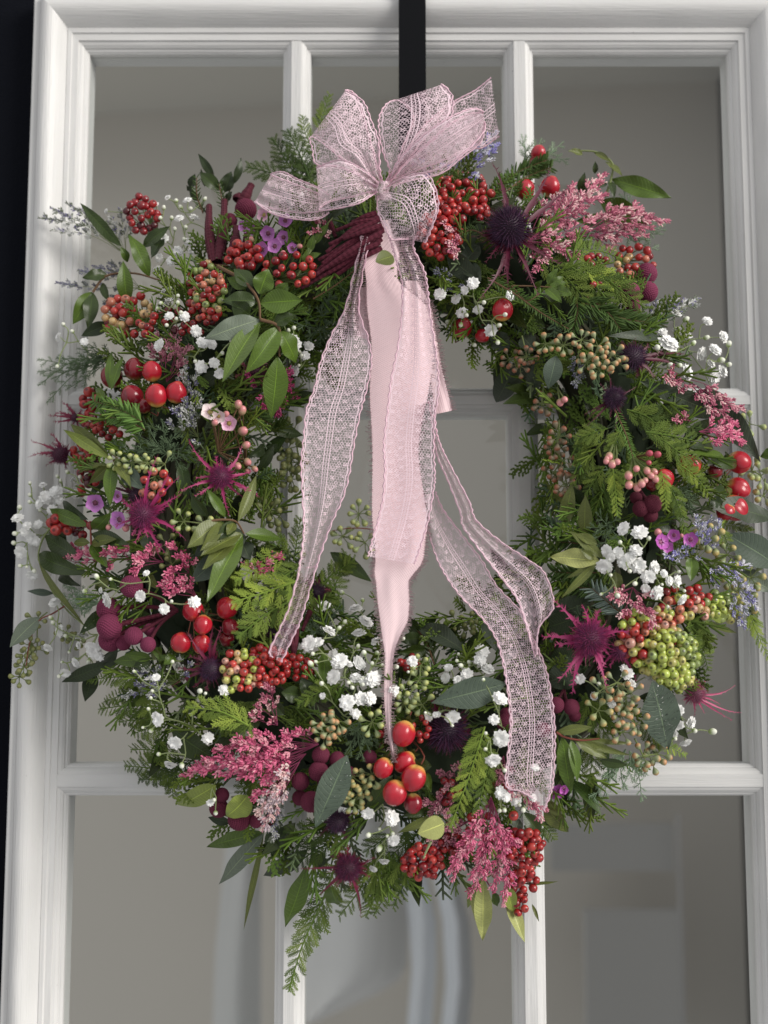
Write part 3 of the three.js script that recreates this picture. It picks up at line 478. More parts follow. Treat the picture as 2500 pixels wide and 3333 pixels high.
function limonium(label, base, tips, pal, fl = 30, layer = 8, o = {}) {
  seed = Math.round(base[0] * 3 + base[1] * 7 + tips.length * 5);
  const B = W(base[0], base[1], layer - 8), t = thing(o.name || 'limonium_spray', label, 'limonium spray', B, 'limonium sprays'), st = new MB(B), q = new MB(B), unit = SZ(fl * 0.86), cols = FL[pal], N0 = V(0, 0, 1);
  const rows = (cv, f0, Ln, dens) => {
    const n = Math.max(3, Math.round(Ln * (1 - f0) / (unit * dens))), own = pick(cols);
    for (let k = 0; k < n; k++) { const f = f0 + (1 - f0) * (k + 0.5) / n, p = cv.getPoint(f), [x, y, z] = frame(cv.getTangent(f), N0); for (const s of (k % 3 ? [-1, 1] : [-1, 0, 1])) { const a = s * rr(0.4, 0.75), d = x.clone().multiplyScalar(Math.cos(a)).addScaledVector(y, Math.sin(a)).addScaledVector(z, rr(-0.15, 0.6) + (s ? 0 : 0.35)).normalize(), l = unit * rr(0.8, 1.25) * (1 - 0.2 * f), [bx, by, bz] = frame(d, z); const tone = rnd() < 0.6 ? own.clone().lerp(cols[0], 0.2) : pick(cols); q.geo(clubG, basis(bx.multiplyScalar(l), by.multiplyScalar(l * (o.fat || 1)), bz.multiplyScalar(l * (o.fat || 1))).setPosition(p), tone); } }
  };
  for (const [tx, ty] of tips) {
    const e = W(tx, ty, layer + rr(-1, 5)), cv = new THREE.CatmullRomCurve3(bowed(B, e, 0.08, rr(-0.1, 0.1))), Ln = cv.getLength(); st.tube(cv.getPoints(8), unit * 0.10, unit * 0.05, 4);
    rows(cv, o.f0 ?? 0.72, Ln, 0.46);
    const nb = Math.max(2, Math.round(Ln * 0.62 / (unit * 1.35 * (o.sp || 1.35))));
    for (let k = 0; k < nb; k++) { const f = 0.36 + 0.56 * (k + rr(0, 0.5)) / nb, p = cv.getPoint(f), [x, y, z] = frame(cv.getTangent(f), N0), s = k % 2 ? 1 : -1, a = s * rr(0.4, 0.75), l = unit * rr(1.8, 3.0) * (1.15 - 0.55 * f), d = x.clone().multiplyScalar(Math.cos(a)).addScaledVector(y, Math.sin(a)).addScaledVector(z, rr(-0.1, 0.3)).normalize(), c2 = new THREE.CatmullRomCurve3([p, p.clone().addScaledVector(d, l * 0.5).addScaledVector(x, l * 0.02), p.clone().addScaledVector(d, l * 0.95).addScaledVector(x, l * 0.14)]); st.tube(c2.getPoints(4), unit * 0.06, unit * 0.04, 4, null, false); rows(c2, 0.22, l, 0.46); }
  }
  part('stem', st.build(), stemM[o.sm || 'pink'], t); part('florets', q.build(), floretM, t, 'stuff'); return t;
}
const statice = (label, base, tips, pal, fl = 24, layer = 7) => limonium(label, base, tips, pal, fl, layer, { name: 'statice_spray', sm: 'green', sp: 1.2 });
const waxM = { purple: vc(0.4), pink: vc(0.4) };
function petal5(c0, c1, c2) {
  const b = new MB();
  for (let k = 0; k < 5; k++) { const a = k * 1.2566, u = V(Math.cos(a), Math.sin(a), 0), s = V(-u.y, u.x, 0), rows = []; for (let r = 0; r <= 5; r++) { const f = r / 5, w = 0.50 * Math.sqrt(Math.max(0, Math.sin(Math.PI * (0.1 + 0.88 * f)))), row = []; for (let q = -2; q <= 2; q++) row.push(b.v(u.clone().multiplyScalar(0.28 + 0.72 * f - 0.06 * Math.abs(q / 2) * f).addScaledVector(s, q / 2 * w).add(V(0, 0, 0.12 + 0.32 * f * f + 0.10 * (q / 2) ** 2)), 0, 0, c0.clone().lerp(c1, f))); rows.push(row); } for (let r = 0; r < 5; r++) for (let q = 0; q < 4; q++) b.quad(rows[r][q], rows[r + 1][q], rows[r + 1][q + 1], rows[r][q + 1]); }
  b.geo(sphereish(14, 8, v => v.z > 0.2 ? 0.72 : 1), new THREE.Matrix4().makeScale(0.38, 0.38, 0.3), c2);
  for (let k = 0; k < 10; k++) { const a = k * 0.6283, p = V(Math.cos(a) * 0.33, Math.sin(a) * 0.33, 0.2); b.tube([p, p.clone().multiplyScalar(0.95).add(V(0, 0, 0.14))], 0.035, 0.05, 4, C(0.5, 0.36, 0.42)); }
  return b.build();
}
const waxG = { purple: petal5(C(0.46, 0.16, 0.46), C(0.56, 0.22, 0.58), C(0.20, 0.05, 0.10)), pink: petal5(C(0.66, 0.30, 0.46), C(0.80, 0.55, 0.66), C(0.40, 0.30, 0.08)), white: petal5(C(0.78, 0.58, 0.60), C(0.84, 0.76, 0.74), C(0.46, 0.36, 0.12)), violet: petal5(C(0.44, 0.08, 0.40), C(0.54, 0.14, 0.50), C(0.26, 0.05, 0.14)) };
const waxBud = sphereish(12, 10, v => 1 + 0.2 * Math.max(0, -v.y), v => { const s = smooth(-0.5, 0.7, v.y); return C(0.42 + 0.26 * s, 0.30 - 0.04 * s, 0.17 + 0.10 * s); }), waxBudD = sphereish(12, 10, v => 1 + 0.2 * Math.max(0, -v.y), v => { const s = smooth(-0.5, 0.7, v.y); return C(0.30 + 0.2 * s, 0.08, 0.08 + 0.04 * s); });
const waxBudM = phy(C(1, 1, 1), 0.35, { vertexColors: true, clearcoat: 0.3 });
function wax(label, base, fl, buds, pal, layer = 10, o = {}) {
  seed = Math.round(base[0] * 3 + base[1] * 7);
  const B = W(base[0], base[1], layer - 14), t = thing('waxflower_sprig', label, 'waxflower', B, 'waxflower sprigs'), st = new MB(B);
  for (const [x, y, r, p2] of fl) { const [X, Y] = N2(x, y), z = zAt(X, Y) + (layer + rr(-1, 2)) / 1000, c = P(X, Y, z), rw = SZ(r, z), d = V(rr(-0.5, 0.5), rr(-0.6, 0.2), 1).normalize(), m = part('flower', waxG[p2 || pal], waxM.purple, t); m.position.copy(c).sub(B).addScaledVector(d, -rw * 0.2); m.scale.setScalar(rw); m.quaternion.setFromUnitVectors(V(0, 0, 1), d).multiply(new THREE.Quaternion().setFromAxisAngle(V(0, 0, 1), rr(0, 6.3))); st.tube(curve([B, B.clone().lerp(c, 0.6).add(V(0, 0, -2 * mm)), c.clone().addScaledVector(d, -rw * 0.4)], 6), 0.0005, 0.0005, 4); }
  for (const [x, y, r] of buds) { const [X, Y] = N2(x, y), z = zAt(X, Y) + (layer + rr(-1, 3)) / 1000, c = P(X, Y, z), rw = SZ(r, z), d = c.clone().sub(B).normalize().add(V(rr(-.4, .4), rr(-.8, .2), 0.2)).normalize(), m = part('bud', o.dark ? waxBudD : waxBud, waxBudM, t); m.position.copy(c).sub(B); m.scale.set(rw * 0.92, rw * 1.08, rw * 0.92); m.quaternion.setFromUnitVectors(V(0, 1, 0), d); st.tube(curve([B, B.clone().lerp(c, 0.6), c.clone().addScaledVector(d, -rw)], 6), 0.0005, 0.0005, 4); }
  part('stem', st.build(), stemM[o.sm || 'green'], t); return t;
}
function seeds(label, x, y, rx, ry, n, r, pal, layer = 10, stem) {
  seed = Math.round(x * 3 + y * 7 + n);
  const nodes = Math.max(1, Math.round(n / 6)), pts = [], B = stem ? W(stem[0], stem[1], layer - 6) : W(x, y - ry * 0.6, layer - 8), t = thing('eucalyptus_seed_cluster', label, 'eucalyptus seeds', B, 'seeded eucalyptus clusters'), st = new MB(B), rw = SZ(r);
  for (let k = 0; k < nodes; k++) { const f = nodes > 1 ? k / (nodes - 1) : 0.5; pts.push(ry > rx * 1.2 ? [x + rr(-0.5, 0.5) * rx, y + (f * 2 - 1) * ry * 0.75] : rx > ry * 1.2 ? [x + (f * 2 - 1) * rx * 0.75, y + rr(-0.5, 0.5) * ry] : [x + rx * 0.55 * Math.cos(k * 2.4 + 1) * Math.sqrt((k + 0.5) / nodes) * 1.2, y + ry * 0.55 * Math.sin(k * 2.4 + 1) * Math.sqrt((k + 0.5) / nodes) * 1.2]); }
  pts.sort((a, b) => Math.hypot(a[0] - (stem?.[0] ?? x), a[1] - (stem?.[1] ?? y - ry)) - Math.hypot(b[0] - (stem?.[0] ?? x), b[1] - (stem?.[1] ?? y - ry)));
  const wp = pts.map(p => W(p[0], p[1], layer - 2)); let left = n;
  wp.forEach((p, k) => { const from = k ? wp.slice(0, k).reduce((a, c) => c.distanceTo(p) < a.distanceTo(p) ? c : a) : B; st.tube(curve([from, from.clone().lerp(p, 0.5).add(V(0, 0, 1 * mm)), p], 6), rw * 0.26, rw * 0.2, 5); });
  for (let k = 0; k < n; k++) { const p = wp[k % nodes], a = (Math.floor(k / nodes) + rr(-0.25, 0.25)) * 6.283 / Math.ceil(n / nodes) + k % nodes, d = V(Math.cos(a), Math.sin(a) - 0.15, rr(-0.1, 0.9)).normalize(), l = rw * rr(2.1, 2.6), s0 = p.clone().addScaledVector(d, rw * rr(0.9, 2.3)); st.tube([p, s0], rw * 0.16, rw * 0.13, 4, null, false); const m = part('seed', seedG[Array.isArray(pal) ? pick(pal) : pal], seedM, t), [bx, by, bz] = frame(d, V(0.2, 0.1, 1)); m.position.copy(s0).sub(B); m.quaternion.setFromRotationMatrix(basis(bx, by, bz)); m.scale.setScalar(l); }
  part('stem', st.build(), stemM.green, t); return t;
}
function ropes(label, list, r, pal, layer = 12) {
  seed = Math.round(list[0][0] * 3 + 1); const B = W(list[0][0], list[0][1], layer - 4), t = thing('amaranth_stem', label, 'amaranth', B, 'burgundy amaranth stems');
  for (const [x0, y0, x1, y1, k] of list) { const b = new MB(B); b.tube(curve(bowed(W(x0, y0, layer + (k || 0)), W(x1, y1, layer - 2 + (k || 0)), 0.05, rr(-0.05, 0.05)), 26), f => SZ(r) * (0.75 + 0.45 * Math.sin(Math.PI * Math.min(1, f + 0.2))) * (1 + 0.03 * Math.sin(f * 60)), 0, 9); part('plume', b.build(), ROPE[pal], t); }
  return t;
}

// ---------------------------------------------------------------- the wreath's base and deep greenery
{
  seed = 5; const b = new MB(), pts = [];
  for (let k = 0; k <= 96; k++) { const a = k / 96 * 6.283185; pts.push([Math.cos(a), Math.sin(a)]); }
  for (let s = 0; s < 26; s++) { const p0 = rr(0, 6.283), off = rr(-0.17, 0.17), ph = rr(0, 6), row = []; for (const [c, n] of pts) { const [x, y] = [1310 + 740 * c * (1 + off + 0.05 * Math.sin(3 * Math.atan2(n, c) + ph)), 1640 + 830 * n * (1 + off + 0.05 * Math.sin(3 * Math.atan2(n, c) + ph))]; row.push(P(x, y, 0.026 + 0.016 * Math.cos(off * 9) * Math.sin(5 * Math.atan2(n, c) + p0) )); } b.tube(row, 0.0034, 0.0034, 6, null, false); }
  const mo = new MB(), mr = []; for (let k = 0; k <= 180; k++) { const a = k / 180 * 6.283185; mr.push(P(1310 + 740 * 1.03 * Math.cos(a), 1640 + 830 * 1.02 * Math.sin(a), 0.024)); }
  mo.tube(mr, f => 0.024 + 0.005 * Math.sin(f * 6.283 * 2 - 1.57) + 0.003 * Math.sin(f * 90) + 0.002 * Math.sin(f * 211), 0, 28, null, false); { const q = mo; for (let k = 0; k < q.n; k++) { const j = (rnd() - 0.5) * 0.004; q.p[k * 3] += j; q.p[k * 3 + 1] += (rnd() - 0.5) * 0.004; q.p[k * 3 + 2] = 0.024 + (q.p[k * 3 + 2] - 0.024) * 0.8 + (rnd() - 0.5) * 0.004; } }
  const t = thing('wreath_base', 'hidden mossy ring of dark twigs that carries the whole wreath', 'wreath base', V(0, 0, 0)); part('moss_ring', mo.build(), std(C(0.022, 0.034, 0.016), 0.95), t); part('twig_ring', b.build(), stemM.dark, t, 'stuff');
}
{
  seed = 9; const kinds = [['deep_cedar_foliage', 'dark green cedar filling the wreath between the flowers', cedarG[1], G.mid, 430, 0.020, 0.034], ['deep_juniper_foliage', 'blue green juniper twigs filling the wreath behind the flowers', junG[1], G.jun, 480, 0.014, 0.024]];
  const lf = new MB(), q = []; { const n = 10; const rows = []; for (let i = 0; i <= n; i++) { const u = i / n, w = 0.17 * Math.sin(Math.PI * Math.pow(u, 0.86)), r = []; for (const s of [-1, 0, 1]) r.push(lf.v(V(u, s * w, Math.abs(s) * w * 0.25 + 0.08 * Math.sin(Math.PI * u)), (s + 1) / 2, u)); rows.push(r); } for (let i = 0; i < n; i++) for (const j of [0, 1]) lf.quad(rows[i][j], rows[i + 1][j], rows[i + 1][j + 1], rows[i][j + 1]); }
  kinds.push(['deep_leaf_foliage', 'dark eucalyptus leaves filling the wreath behind the flowers', lf.build(), L.deep, 120, 0.018, 0.030], ['wispy_twig_foliage', 'thin wispy green twigs tangled between all the flowers', junG[2], G.mid, 420, 0.020, 0.034, 1]);
  for (const [name, label, geo, mat, n, s0, s1, thin] of kinds) {
    const im = new THREE.InstancedMesh(geo, mat, n); im.name = numbered(name); im.userData = { label, category: 'foliage', kind: 'stuff' }; im.castShadow = im.receiveShadow = true;
    for (let k = 0; k < n; k++) {
      const a = rr(0, 6.2832), t = rr(-0.88, 0.74), hw = 0.45 + 0.14 * Math.sin(a), r = 1 + t * hw, x = 1310 + 740 * r * Math.cos(a), y = 1640 + 830 * r * Math.sin(a), z = zAt(x, y) - (thin ? rr(-0.004, 0.014) : rr(0.006, 0.030)), p = P(x, y, z), sc = rr(s0, s1);
      const out = V(Math.cos(a), -Math.sin(a), 0).multiplyScalar(t > 0.1 ? 1 : -0.35), tang = V(Math.sin(a), Math.cos(a), 0).multiplyScalar(rr(-1, 1) * 1.3), d = out.add(tang).add(V(0, 0, rr(-0.1, 0.8))).normalize(), [fx, fy, fz] = frame(d, V(rr(-0.6, 0.6), rr(-0.6, 0.6), 1));
      im.setMatrixAt(k, basis(fx.multiplyScalar(sc), fy.multiplyScalar(sc * (thin ? 0.6 : 1)), fz.multiplyScalar(sc * (thin ? 0.6 : 1))).setPosition(p));
      const v = rr(0.6, 1.35); im.setColorAt(k, C(v * rr(0.9, 1.15), v, v * rr(0.75, 1.1)));
    }
    scene.add(im);
  }
}

// ---------------------------------------------------------------- upper left
use('R1');
statice('grey lilac statice reaching furthest left over the upper pane edge', [800, 640], [[245, 405], [330, 485], [325, 345], [420, 310], [520, 350], [610, 400], [760, 345], [690, 400], [840, 430], [720, 470]], 'lilac', 26, 2);
statice('thin dark statice twigs below the leaf on the left stile', [890, 850], [[360, 820], [500, 740], [690, 735], [725, 860], [690, 690], [660, 960], [590, 715], [760, 900]], 'slate', 24, 0);
berries('dark crimson berry cluster standing highest on the left shoulder', 900, 385, 105, 115, 21, 27, 'dark', 8, { sx: 90, sy: 130 });
gyp("hazy baby's breath behind the dark crimson berries", [1130, 640], [[1235, 405, 40], [1035, 540, 42], [1140, 410, 34], [1190, 295, 32], [1065, 280, 24], [1085, 680, 34], [1000, 745, 34], [990, 320, 24], [675, 365, 20], [1330, 500, 30], [1130, 620, 38], [1190, 560, 30], [1010, 660, 32], [1220, 620, 30]], [[1005, 380], [1040, 345], [1110, 480], [1150, 340], [1210, 350], [1300, 290], [1090, 410], [1180, 470], [1020, 410], [1120, 300], [1170, 545], [1210, 520]], 4);
gyp("small baby's breath between the two left pepperberry clusters", [1130, 1120], [[1035, 885, 40], [1072, 938, 42], [1172, 1032, 38], [1075, 1030, 32], [1245, 1130, 42]], [[1080, 860, 19], [1130, 905], [1130, 950], [1025, 950], [1005, 985], [1150, 1010], [1120, 1050], [1060, 1090]], 18);
gyp("baby's breath blooms under the left pepperberries beside pink limonium", [1240, 1290], [[1010, 1215, 46], [1290, 1200, 44], [1342, 1205, 42], [1280, 1355, 44], [1362, 1330, 40], [1395, 1400, 40]], [[1410, 1270], [1470, 1190], [1440, 1370], [1240, 1320]], 16);
gyp("two lone baby's breath blooms low on the left stile", [560, 1330], [[372, 1165, 30], [535, 1195, 30]], [[402, 1085], [460, 1130], [365, 1350]], 6);
leaves('long pistacia sprig of green leaves arching over the left stile', 'deep', [[950, 780, 815, 512, 105, 'fresh'], [812, 965, 782, 678, 108, 'fresh'], [585, 880, 462, 1085, 122, 'fresh'], [592, 885, 555, 1120, 100, 'deep'], [680, 768, 522, 790, 84, 'deep'], [770, 590, 508, 312, 80, 'deep'], [910, 600, 1078, 462, 84, 'deep'], [1045, 530, 962, 668, 84, 'dark'], [700, 1080, 515, 1160, 90, 'dark'], [810, 690, 765, 590, 60, 'fresh'], [650, 820, 700, 945, 56, 'deep']], 8, { stem: [[[590, 880], [670, 780], [850, 760], [1000, 800], [1190, 852]], [[1290, 700], [1450, 712]]], sr: 9 });
berries('red and salmon pepperberry cluster nearest the left stile', 822, 1035, 165, 150, 36, 28, 'mix', 16, { sx: 90, sy: 60 });
berries('tan and orange pepperberry cluster hanging beside the glossy leaves', 1310, 880, 120, 195, 44, 26, 'tan', 12, { sx: 40, sy: 100 });
berries('deep red pepperberries in shade under the tan cluster', 1180, 1060, 170, 90, 16, 27, 'dark', 6);
leaves('dark glossy boxwood sprig pointing up left of the cedar', 'dark', [[1365, 155, 1258, 0, 56], [1392, 235, 1268, 118, 92, 'deep'], [1488, 190, 1530, 25, 54], [1428, 245, 1470, 112, 92], [1212, 225, 1240, 128, 62], [1225, 235, 1185, 200, 40], [1300, 210, 1275, 95, 30], [1440, 300, 1475, 240, 46], [1260, 300, 1200, 230, 50]], 4, { stem: [[[1440, 330], [1400, 220], [1340, 110]], [[1440, 330], [1470, 190], [1500, 110]], [[1330, 400], [1260, 300], [1240, 180]]], sm: 'dark', sr: 7 });
needles('short upright rosemary tip left of the dark boxwood', 'needle', [[1290, 380], [1250, 150]], 60, 3, { gap: 0.2, name: 'rosemary_sprig', cat: 'rosemary sprig' });
needles('rosemary tip right beside the wine coloured globe', 'needle', [[1420, 360], [1390, 190]], 60, 3, { gap: 0.2, name: 'rosemary_sprig', cat: 'rosemary sprig' });
ropes('pair of upright burgundy amaranth stalks left of the purple waxflowers', [[1360, 700, 1328, 335], [1385, 690, 1425, 300], [1480, 640, 1500, 470]], 30, 'dark', 6);
balls('wine coloured globe above the purple waxflowers with a smaller one', [[1562, 355, 72], [1462, 425, 48]], [1540, 620], 'wine', 8);
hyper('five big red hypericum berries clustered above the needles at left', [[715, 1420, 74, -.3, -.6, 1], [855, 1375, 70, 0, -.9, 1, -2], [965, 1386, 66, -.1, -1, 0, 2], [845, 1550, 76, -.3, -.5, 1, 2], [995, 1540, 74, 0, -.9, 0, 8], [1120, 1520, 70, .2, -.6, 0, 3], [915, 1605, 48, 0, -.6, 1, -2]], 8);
leaves('two narrow green leaves standing over the left red hypericum', 'fresh', [[695, 1490, 710, 1255, 60], [705, 1500, 784, 1278, 66], [660, 1580, 612, 1485, 50]], 26, {});
juniper('grey green juniper fanning over the left stile', 'jun', [720, 1290], [[245, 1305], [245, 1382], [248, 1470], [300, 1580], [360, 1300], [500, 1240], [560, 1210], [330, 1430], [420, 1500], [450, 1350], [600, 1330], [540, 1420]], 80, 2);
limonium('dusty pink limonium behind the left hypericum berries', [1060, 1450], [[1000, 1140], [1110, 1100], [1200, 1220], [945, 1225], [1170, 1310], [1060, 1190], [1120, 1210]], 'dusty', 32, 8);
statice('lilac grey statice right of the left hypericum berries', [1180, 1660], [[1190, 1295], [1255, 1380], [1285, 1600], [1095, 1610], [1205, 1455], [1250, 1520], [1180, 1400]], 'lilac', 26, 10);

use('R2');
cedar('dark cedar tip left of the bow above the far left lace loop', 'dark', [[470, 720], [400, 540], [330, 395]], 150, 0); cedar('cedar tip leaning furthest left behind the lace bow', 'dark', [[400, 720], [250, 640], [95, 600]], 140, -2); cedar('cedar tip between the two others at the bow', 'dark', [[450, 740], [340, 600], [240, 440]], 150, -2);
cedar('thin cedar tip rising beside the upper left lace loop', 'bright', [[500, 560], [430, 420], [410, 310]], 90, -4); cedar('topmost cedar tip peeking above the left lace loop', 'bright', [[500, 400], [530, 300], [565, 185]], 90, -4);
cedar('cedar tip low behind the left lace loop', 'dark', [[520, 640], [400, 620], [300, 520]], 130, 0);
ropes('small dark amaranth knob above the wine coloured globe', [[60, 820, 120, 700], [40, 790, 55, 760]], 30, 'dark', 4);
wax('cluster of purple waxflowers under the far left lace loop', [230, 1170], [[150, 955, 50], [215, 978, 48], [180, 1070, 48], [252, 1050, 46], [302, 1000, 44], [190, 872, 44, 'pink'], [80, 940, 40], [312, 905, 44], [350, 1060, 34]], [[395, 1050, 16], [120, 1010, 16], [300, 1090, 18]], 'purple', 12);
berries('red pepperberries under the purple waxflowers', 75, 1105, 90, 80, 16, 27, 'red', 14);
berries('loose red pepperberries left of the burgundy amaranth', 335, 1175, 140, 105, 17, 25, 'red', 14, { sx: -60, sy: 60 });
ropes('bundle of burgundy amaranth plumes sweeping left below the bow', [[850, 880, 545, 1085, 6], [840, 900, 560, 1040, 8], [870, 950, 500, 1130, 4], [870, 960, 480, 1215, 8], [860, 1010, 400, 1290, 2], [840, 930, 520, 1150, 5], [860, 985, 560, 1235, 2], [830, 860, 690, 915, 8], [700, 1000, 430, 1280, 0], [860, 930, 640, 1010, 10], [840, 1050, 620, 1190, 2], [850, 1030, 540, 1180, 6], [820, 980, 440, 1240, 3], [860, 900, 600, 960, 7], [800, 1060, 480, 1290, 1], [860, 1060, 700, 1140, 4], [560, 900, 600, 1000, -2]], 14, 'wine', 8);
leaves('small boxwood sprig left of the burgundy amaranth', 'fresh', [[410, 1160, 455, 1050, 44], [430, 1130, 520, 1090, 40], [450, 1090, 475, 980, 44], [480, 1040, 530, 960, 42], [500, 1000, 560, 920, 40], [520, 960, 545, 860, 36, 'deep'], [400, 1190, 500, 1160, 40], [560, 900, 690, 810, 44, 'dark'], [600, 860, 690, 780, 30, 'dark'], [540, 890, 520, 830, 30, 'dark']], 14, { stem: [[[380, 1220], [450, 1090], [520, 960], [620, 850]]], sm: 'green', sr: 6 });
limonium('tiny pink limonium tips beside the lace knot', [560, 1010], [[470, 960], [500, 900], [560, 985]], 'pink', 26, 14);
juniper('pale juniper twigs left of the silk ribbon', 'jun', [500, 1520], [[575, 1255], [400, 1400], [560, 1335], [630, 1480], [450, 1570], [520, 1400], [660, 1360], [360, 1480], [600, 1560], [690, 1530], [420, 1640], [560, 1640]], 80, 4);
needles('rosemary stem pointing at the silk ribbon from the left', 'needle', [[470, 1350], [600, 1270], [735, 1165]], 46, 10, { gap: 0.14, name: 'rosemary_sprig', cat: 'rosemary sprig' });
leaves('short yellow green leaf lying on top of the silk ribbon', 'olive', [[925, 1105, 825, 1140, 92]], 46, { round: 1, name: 'single_leaf', cat: 'leaf', bow: 0.02, nx: 0, fold: 0.1 });
berries('large bright red pepperberry cluster right of the bow', 1320, 750, 165, 125, 38, 25, 'red', 14, { sy: 60 });
berries('red pepperberries hanging below the right bow loop', 1190, 985, 120, 145, 32, 25, 'red', 8, { sx: 30 });
berries('middle red pepperberries touching the lace tail edge', 1250, 860, 90, 60, 12, 26, 'red', 12);
berries('stray red pepperberries left of the dark thistle', 1410, 830, 60, 60, 8, 25, 'red', 10);
statice('violet statice poking out over the right bow loop', [1250, 680], [[1030, 560], [1110, 635], [1350, 540], [1515, 400], [1485, 510], [1335, 600], [1420, 480], [1180, 590], [1410, 640], [1290, 560], [1520, 470]], 'blue', 30, 22);
limonium('short pink limonium tip below the bright red pepperberries', [1260, 880], [[1230, 960], [1282, 1115], [1250, 1040]], 'pink', 32, 14);
leaves('large dark grey leaf under the red pepperberries right of the lace', 'greydark', [[1235, 1100, 1425, 1255, 120], [1390, 1290, 1350, 1180, 90]], 2, { name: 'eucalyptus_leaf', cat: 'eucalyptus leaf', group: 'eucalyptus leaves' });
gyp("baby's breath hanging into the hole under the dark thistle", [1400, 1250], [[1380, 1260, 40], [1190, 1320, 40], [1280, 1350, 36], [1408, 1410, 36], [1315, 1430, 36], [1482, 1530, 40], [1590, 1330, 34], [1330, 1300, 26]], [[1440, 1370], [1240, 1480], [1265, 1535], [1520, 1595], [1385, 1610], [1340, 1440], [1525, 1500], [1310, 1495], [1270, 1570], [1560, 1440]], 14);
hyper('three red hypericum berries hanging into the top right of the hole', [[1545, 1415, 64, .1, -.8], [1315, 1515, 60, .2, -.4], [1430, 1560, 42, .4, .2]], 8);
leaves('small round leaves beside the lowest hole hypericum berry', 'deep', [[1270, 1470, 1190, 1465, 56], [1280, 1440, 1225, 1380, 56], [1330, 1480, 1300, 1420, 40]], 4, { round: 1 });
statice('dim violet statice under the large dark grey leaf', [1300, 1230], [[1160, 1200], [1230, 1250], [1280, 1330], [1340, 1300], [1200, 1290]], 'slate', 26, 6);
needles('rosemary twig under the bright red pepperberries', 'needle', [[1480, 1010], [1380, 960], [1300, 980]], 50, 8, { gap: 0.16, name: 'rosemary_sprig', cat: 'rosemary sprig' });

// ---------------------------------------------------------------- upper right
use('R3');
thistle('big near black sea holly right of the bow with long wine bracts', 262, 570, 112, [[160, 195, 6], [108, 590], [85, 970, 4], [265, 960], [428, 955], [490, 235], [602, 325], [545, 770], [385, 880], [130, 760], [420, 410], [230, 830]], 'black', 20, { ax: -.2, ay: .15, tall: 1.15, n: 420, hair: 1.0, bw: 0.18, extra: 30, xl: 1.15 });
hyper('red hypericum berry topmost on the right shoulder with split halves', [[420, 165, 44, .1, -.8], [412, 218, 50, -.1, .5, 1, -2]], 2); hyper('two red hypericum berries above the big dark thistle', [[345, 360, 60, -.3, .5], [482, 350, 58, .2, -.7]], 8);
needles('dark rosemary tuft above the big dark thistle', 'needle', [[150, 420], [300, 270], [465, 200]], 80, 4, { gap: 0.09, name: 'rosemary_sprig', cat: 'rosemary sprig' }); needles('second rosemary tuft beside the top red hypericum', 'needle', [[220, 390], [360, 290], [490, 240]], 80, 4, { gap: 0.1, name: 'rosemary_sprig', cat: 'rosemary sprig' });
juniper('pale juniper tips around the topmost red hypericum berry', 'junPale', [340, 240], [[330, 75], [432, 95], [550, 105], [580, 195], [340, 130], [510, 150]], 70, 0);
leaves('large green leaf and curled young leaves at the upper right', 'fresh', [[815, 305, 1140, 405, 112, 'fresh'], [660, 168, 578, 150, 42, 'olive'], [790, 215, 872, 288, 44, 'olive'], [720, 160, 812, 212, 36, 'olive'], [722, 275, 726, 205, 34, 'deep'], [820, 250, 780, 210, 34, 'olive'], [800, 310, 830, 410, 46, 'deep'], [790, 330, 700, 350, 50, 'deep']], 6, { stem: [[[780, 400], [812, 300], [818, 220], [740, 160], [600, 150]]], sm: 'green', sr: 8 });
leaves('two broad green leaves behind the pink limonium at upper right', 'fresh', [[750, 420, 1010, 545, 130], [840, 545, 620, 530, 90], [800, 560, 650, 570, 80, 'deep']], 2);
leaves('dark pointed leaves above the pink limonium at upper right', 'deep', [[640, 380, 670, 265, 50], [660, 400, 720, 320, 50], [590, 400, 600, 330, 40, 'dark']], 4);
limonium('broad pink limonium spray right of the big dark thistle', [360, 640], [[785, 275], [792, 385], [612, 325], [762, 490], [595, 545], [632, 725], [425, 795], [455, 540], [540, 450], [680, 450], [560, 680], [500, 600], [480, 730], [620, 640], [560, 380], [700, 380]], 'pink', 32, 14, { sp: 1.15 });
limonium('pink limonium spray reaching furthest right in the upper wreath', [620, 620], [[1118, 530], [978, 455], [1005, 610], [1040, 570], [872, 460], [832, 685], [862, 635], [940, 560], [1030, 495], [780, 570]], 'pink', 32, 10);
cedar('bright cedar above the plum globes at right', 'bright', [[600, 720], [740, 690], [880, 740]], 130, 10); cedar('bright cedar tip touching the plum globes', 'lime', [[680, 790], [790, 840], [965, 850]], 120, 16); cedar('bright cedar tip hanging under the plum globes', 'bright', [[760, 820], [860, 900], [1005, 1005]], 130, 18);
cedar('bright cedar left of the plum globes', 'bright', [[560, 760], [690, 840], [800, 970]], 150, 12); cedar('cedar among the pink limonium at right', 'bright', [[520, 700], [640, 640], [690, 590]], 130, 8); cedar('cedar hanging down left of the plum globes', 'mid', [[520, 780], [600, 870], [680, 960]], 140, 8); cedar('cedar right of the big dark thistle', 'mid', [[430, 740], [560, 800], [650, 800]], 140, 6);
berries('red and salmon pepperberries above the plum globes', 930, 745, 115, 80, 17, 23, 'mix', 10, { sx: -90 }); berries('dark red pepperberries hidden in cedar left of the plum globes', 735, 750, 60, 40, 7, 23, 'dark', 10); berries('red pepperberries inside bright cedar at right', 735, 850, 40, 40, 4, 22, 'red', 12);
balls('three plum globes at the right shoulder of the wreath', [[1002, 815, 60, 2], [1006, 912, 60, 0], [914, 915, 56, 4], [930, 985, 40, -4]], [780, 830], 'plum', 10);
juniper('pale juniper tips behind the pink limonium at right edge', 'junPale', [880, 600], [[1085, 600], [1062, 685], [920, 385], [880, 360], [1010, 640], [1100, 580]], 70, 0);
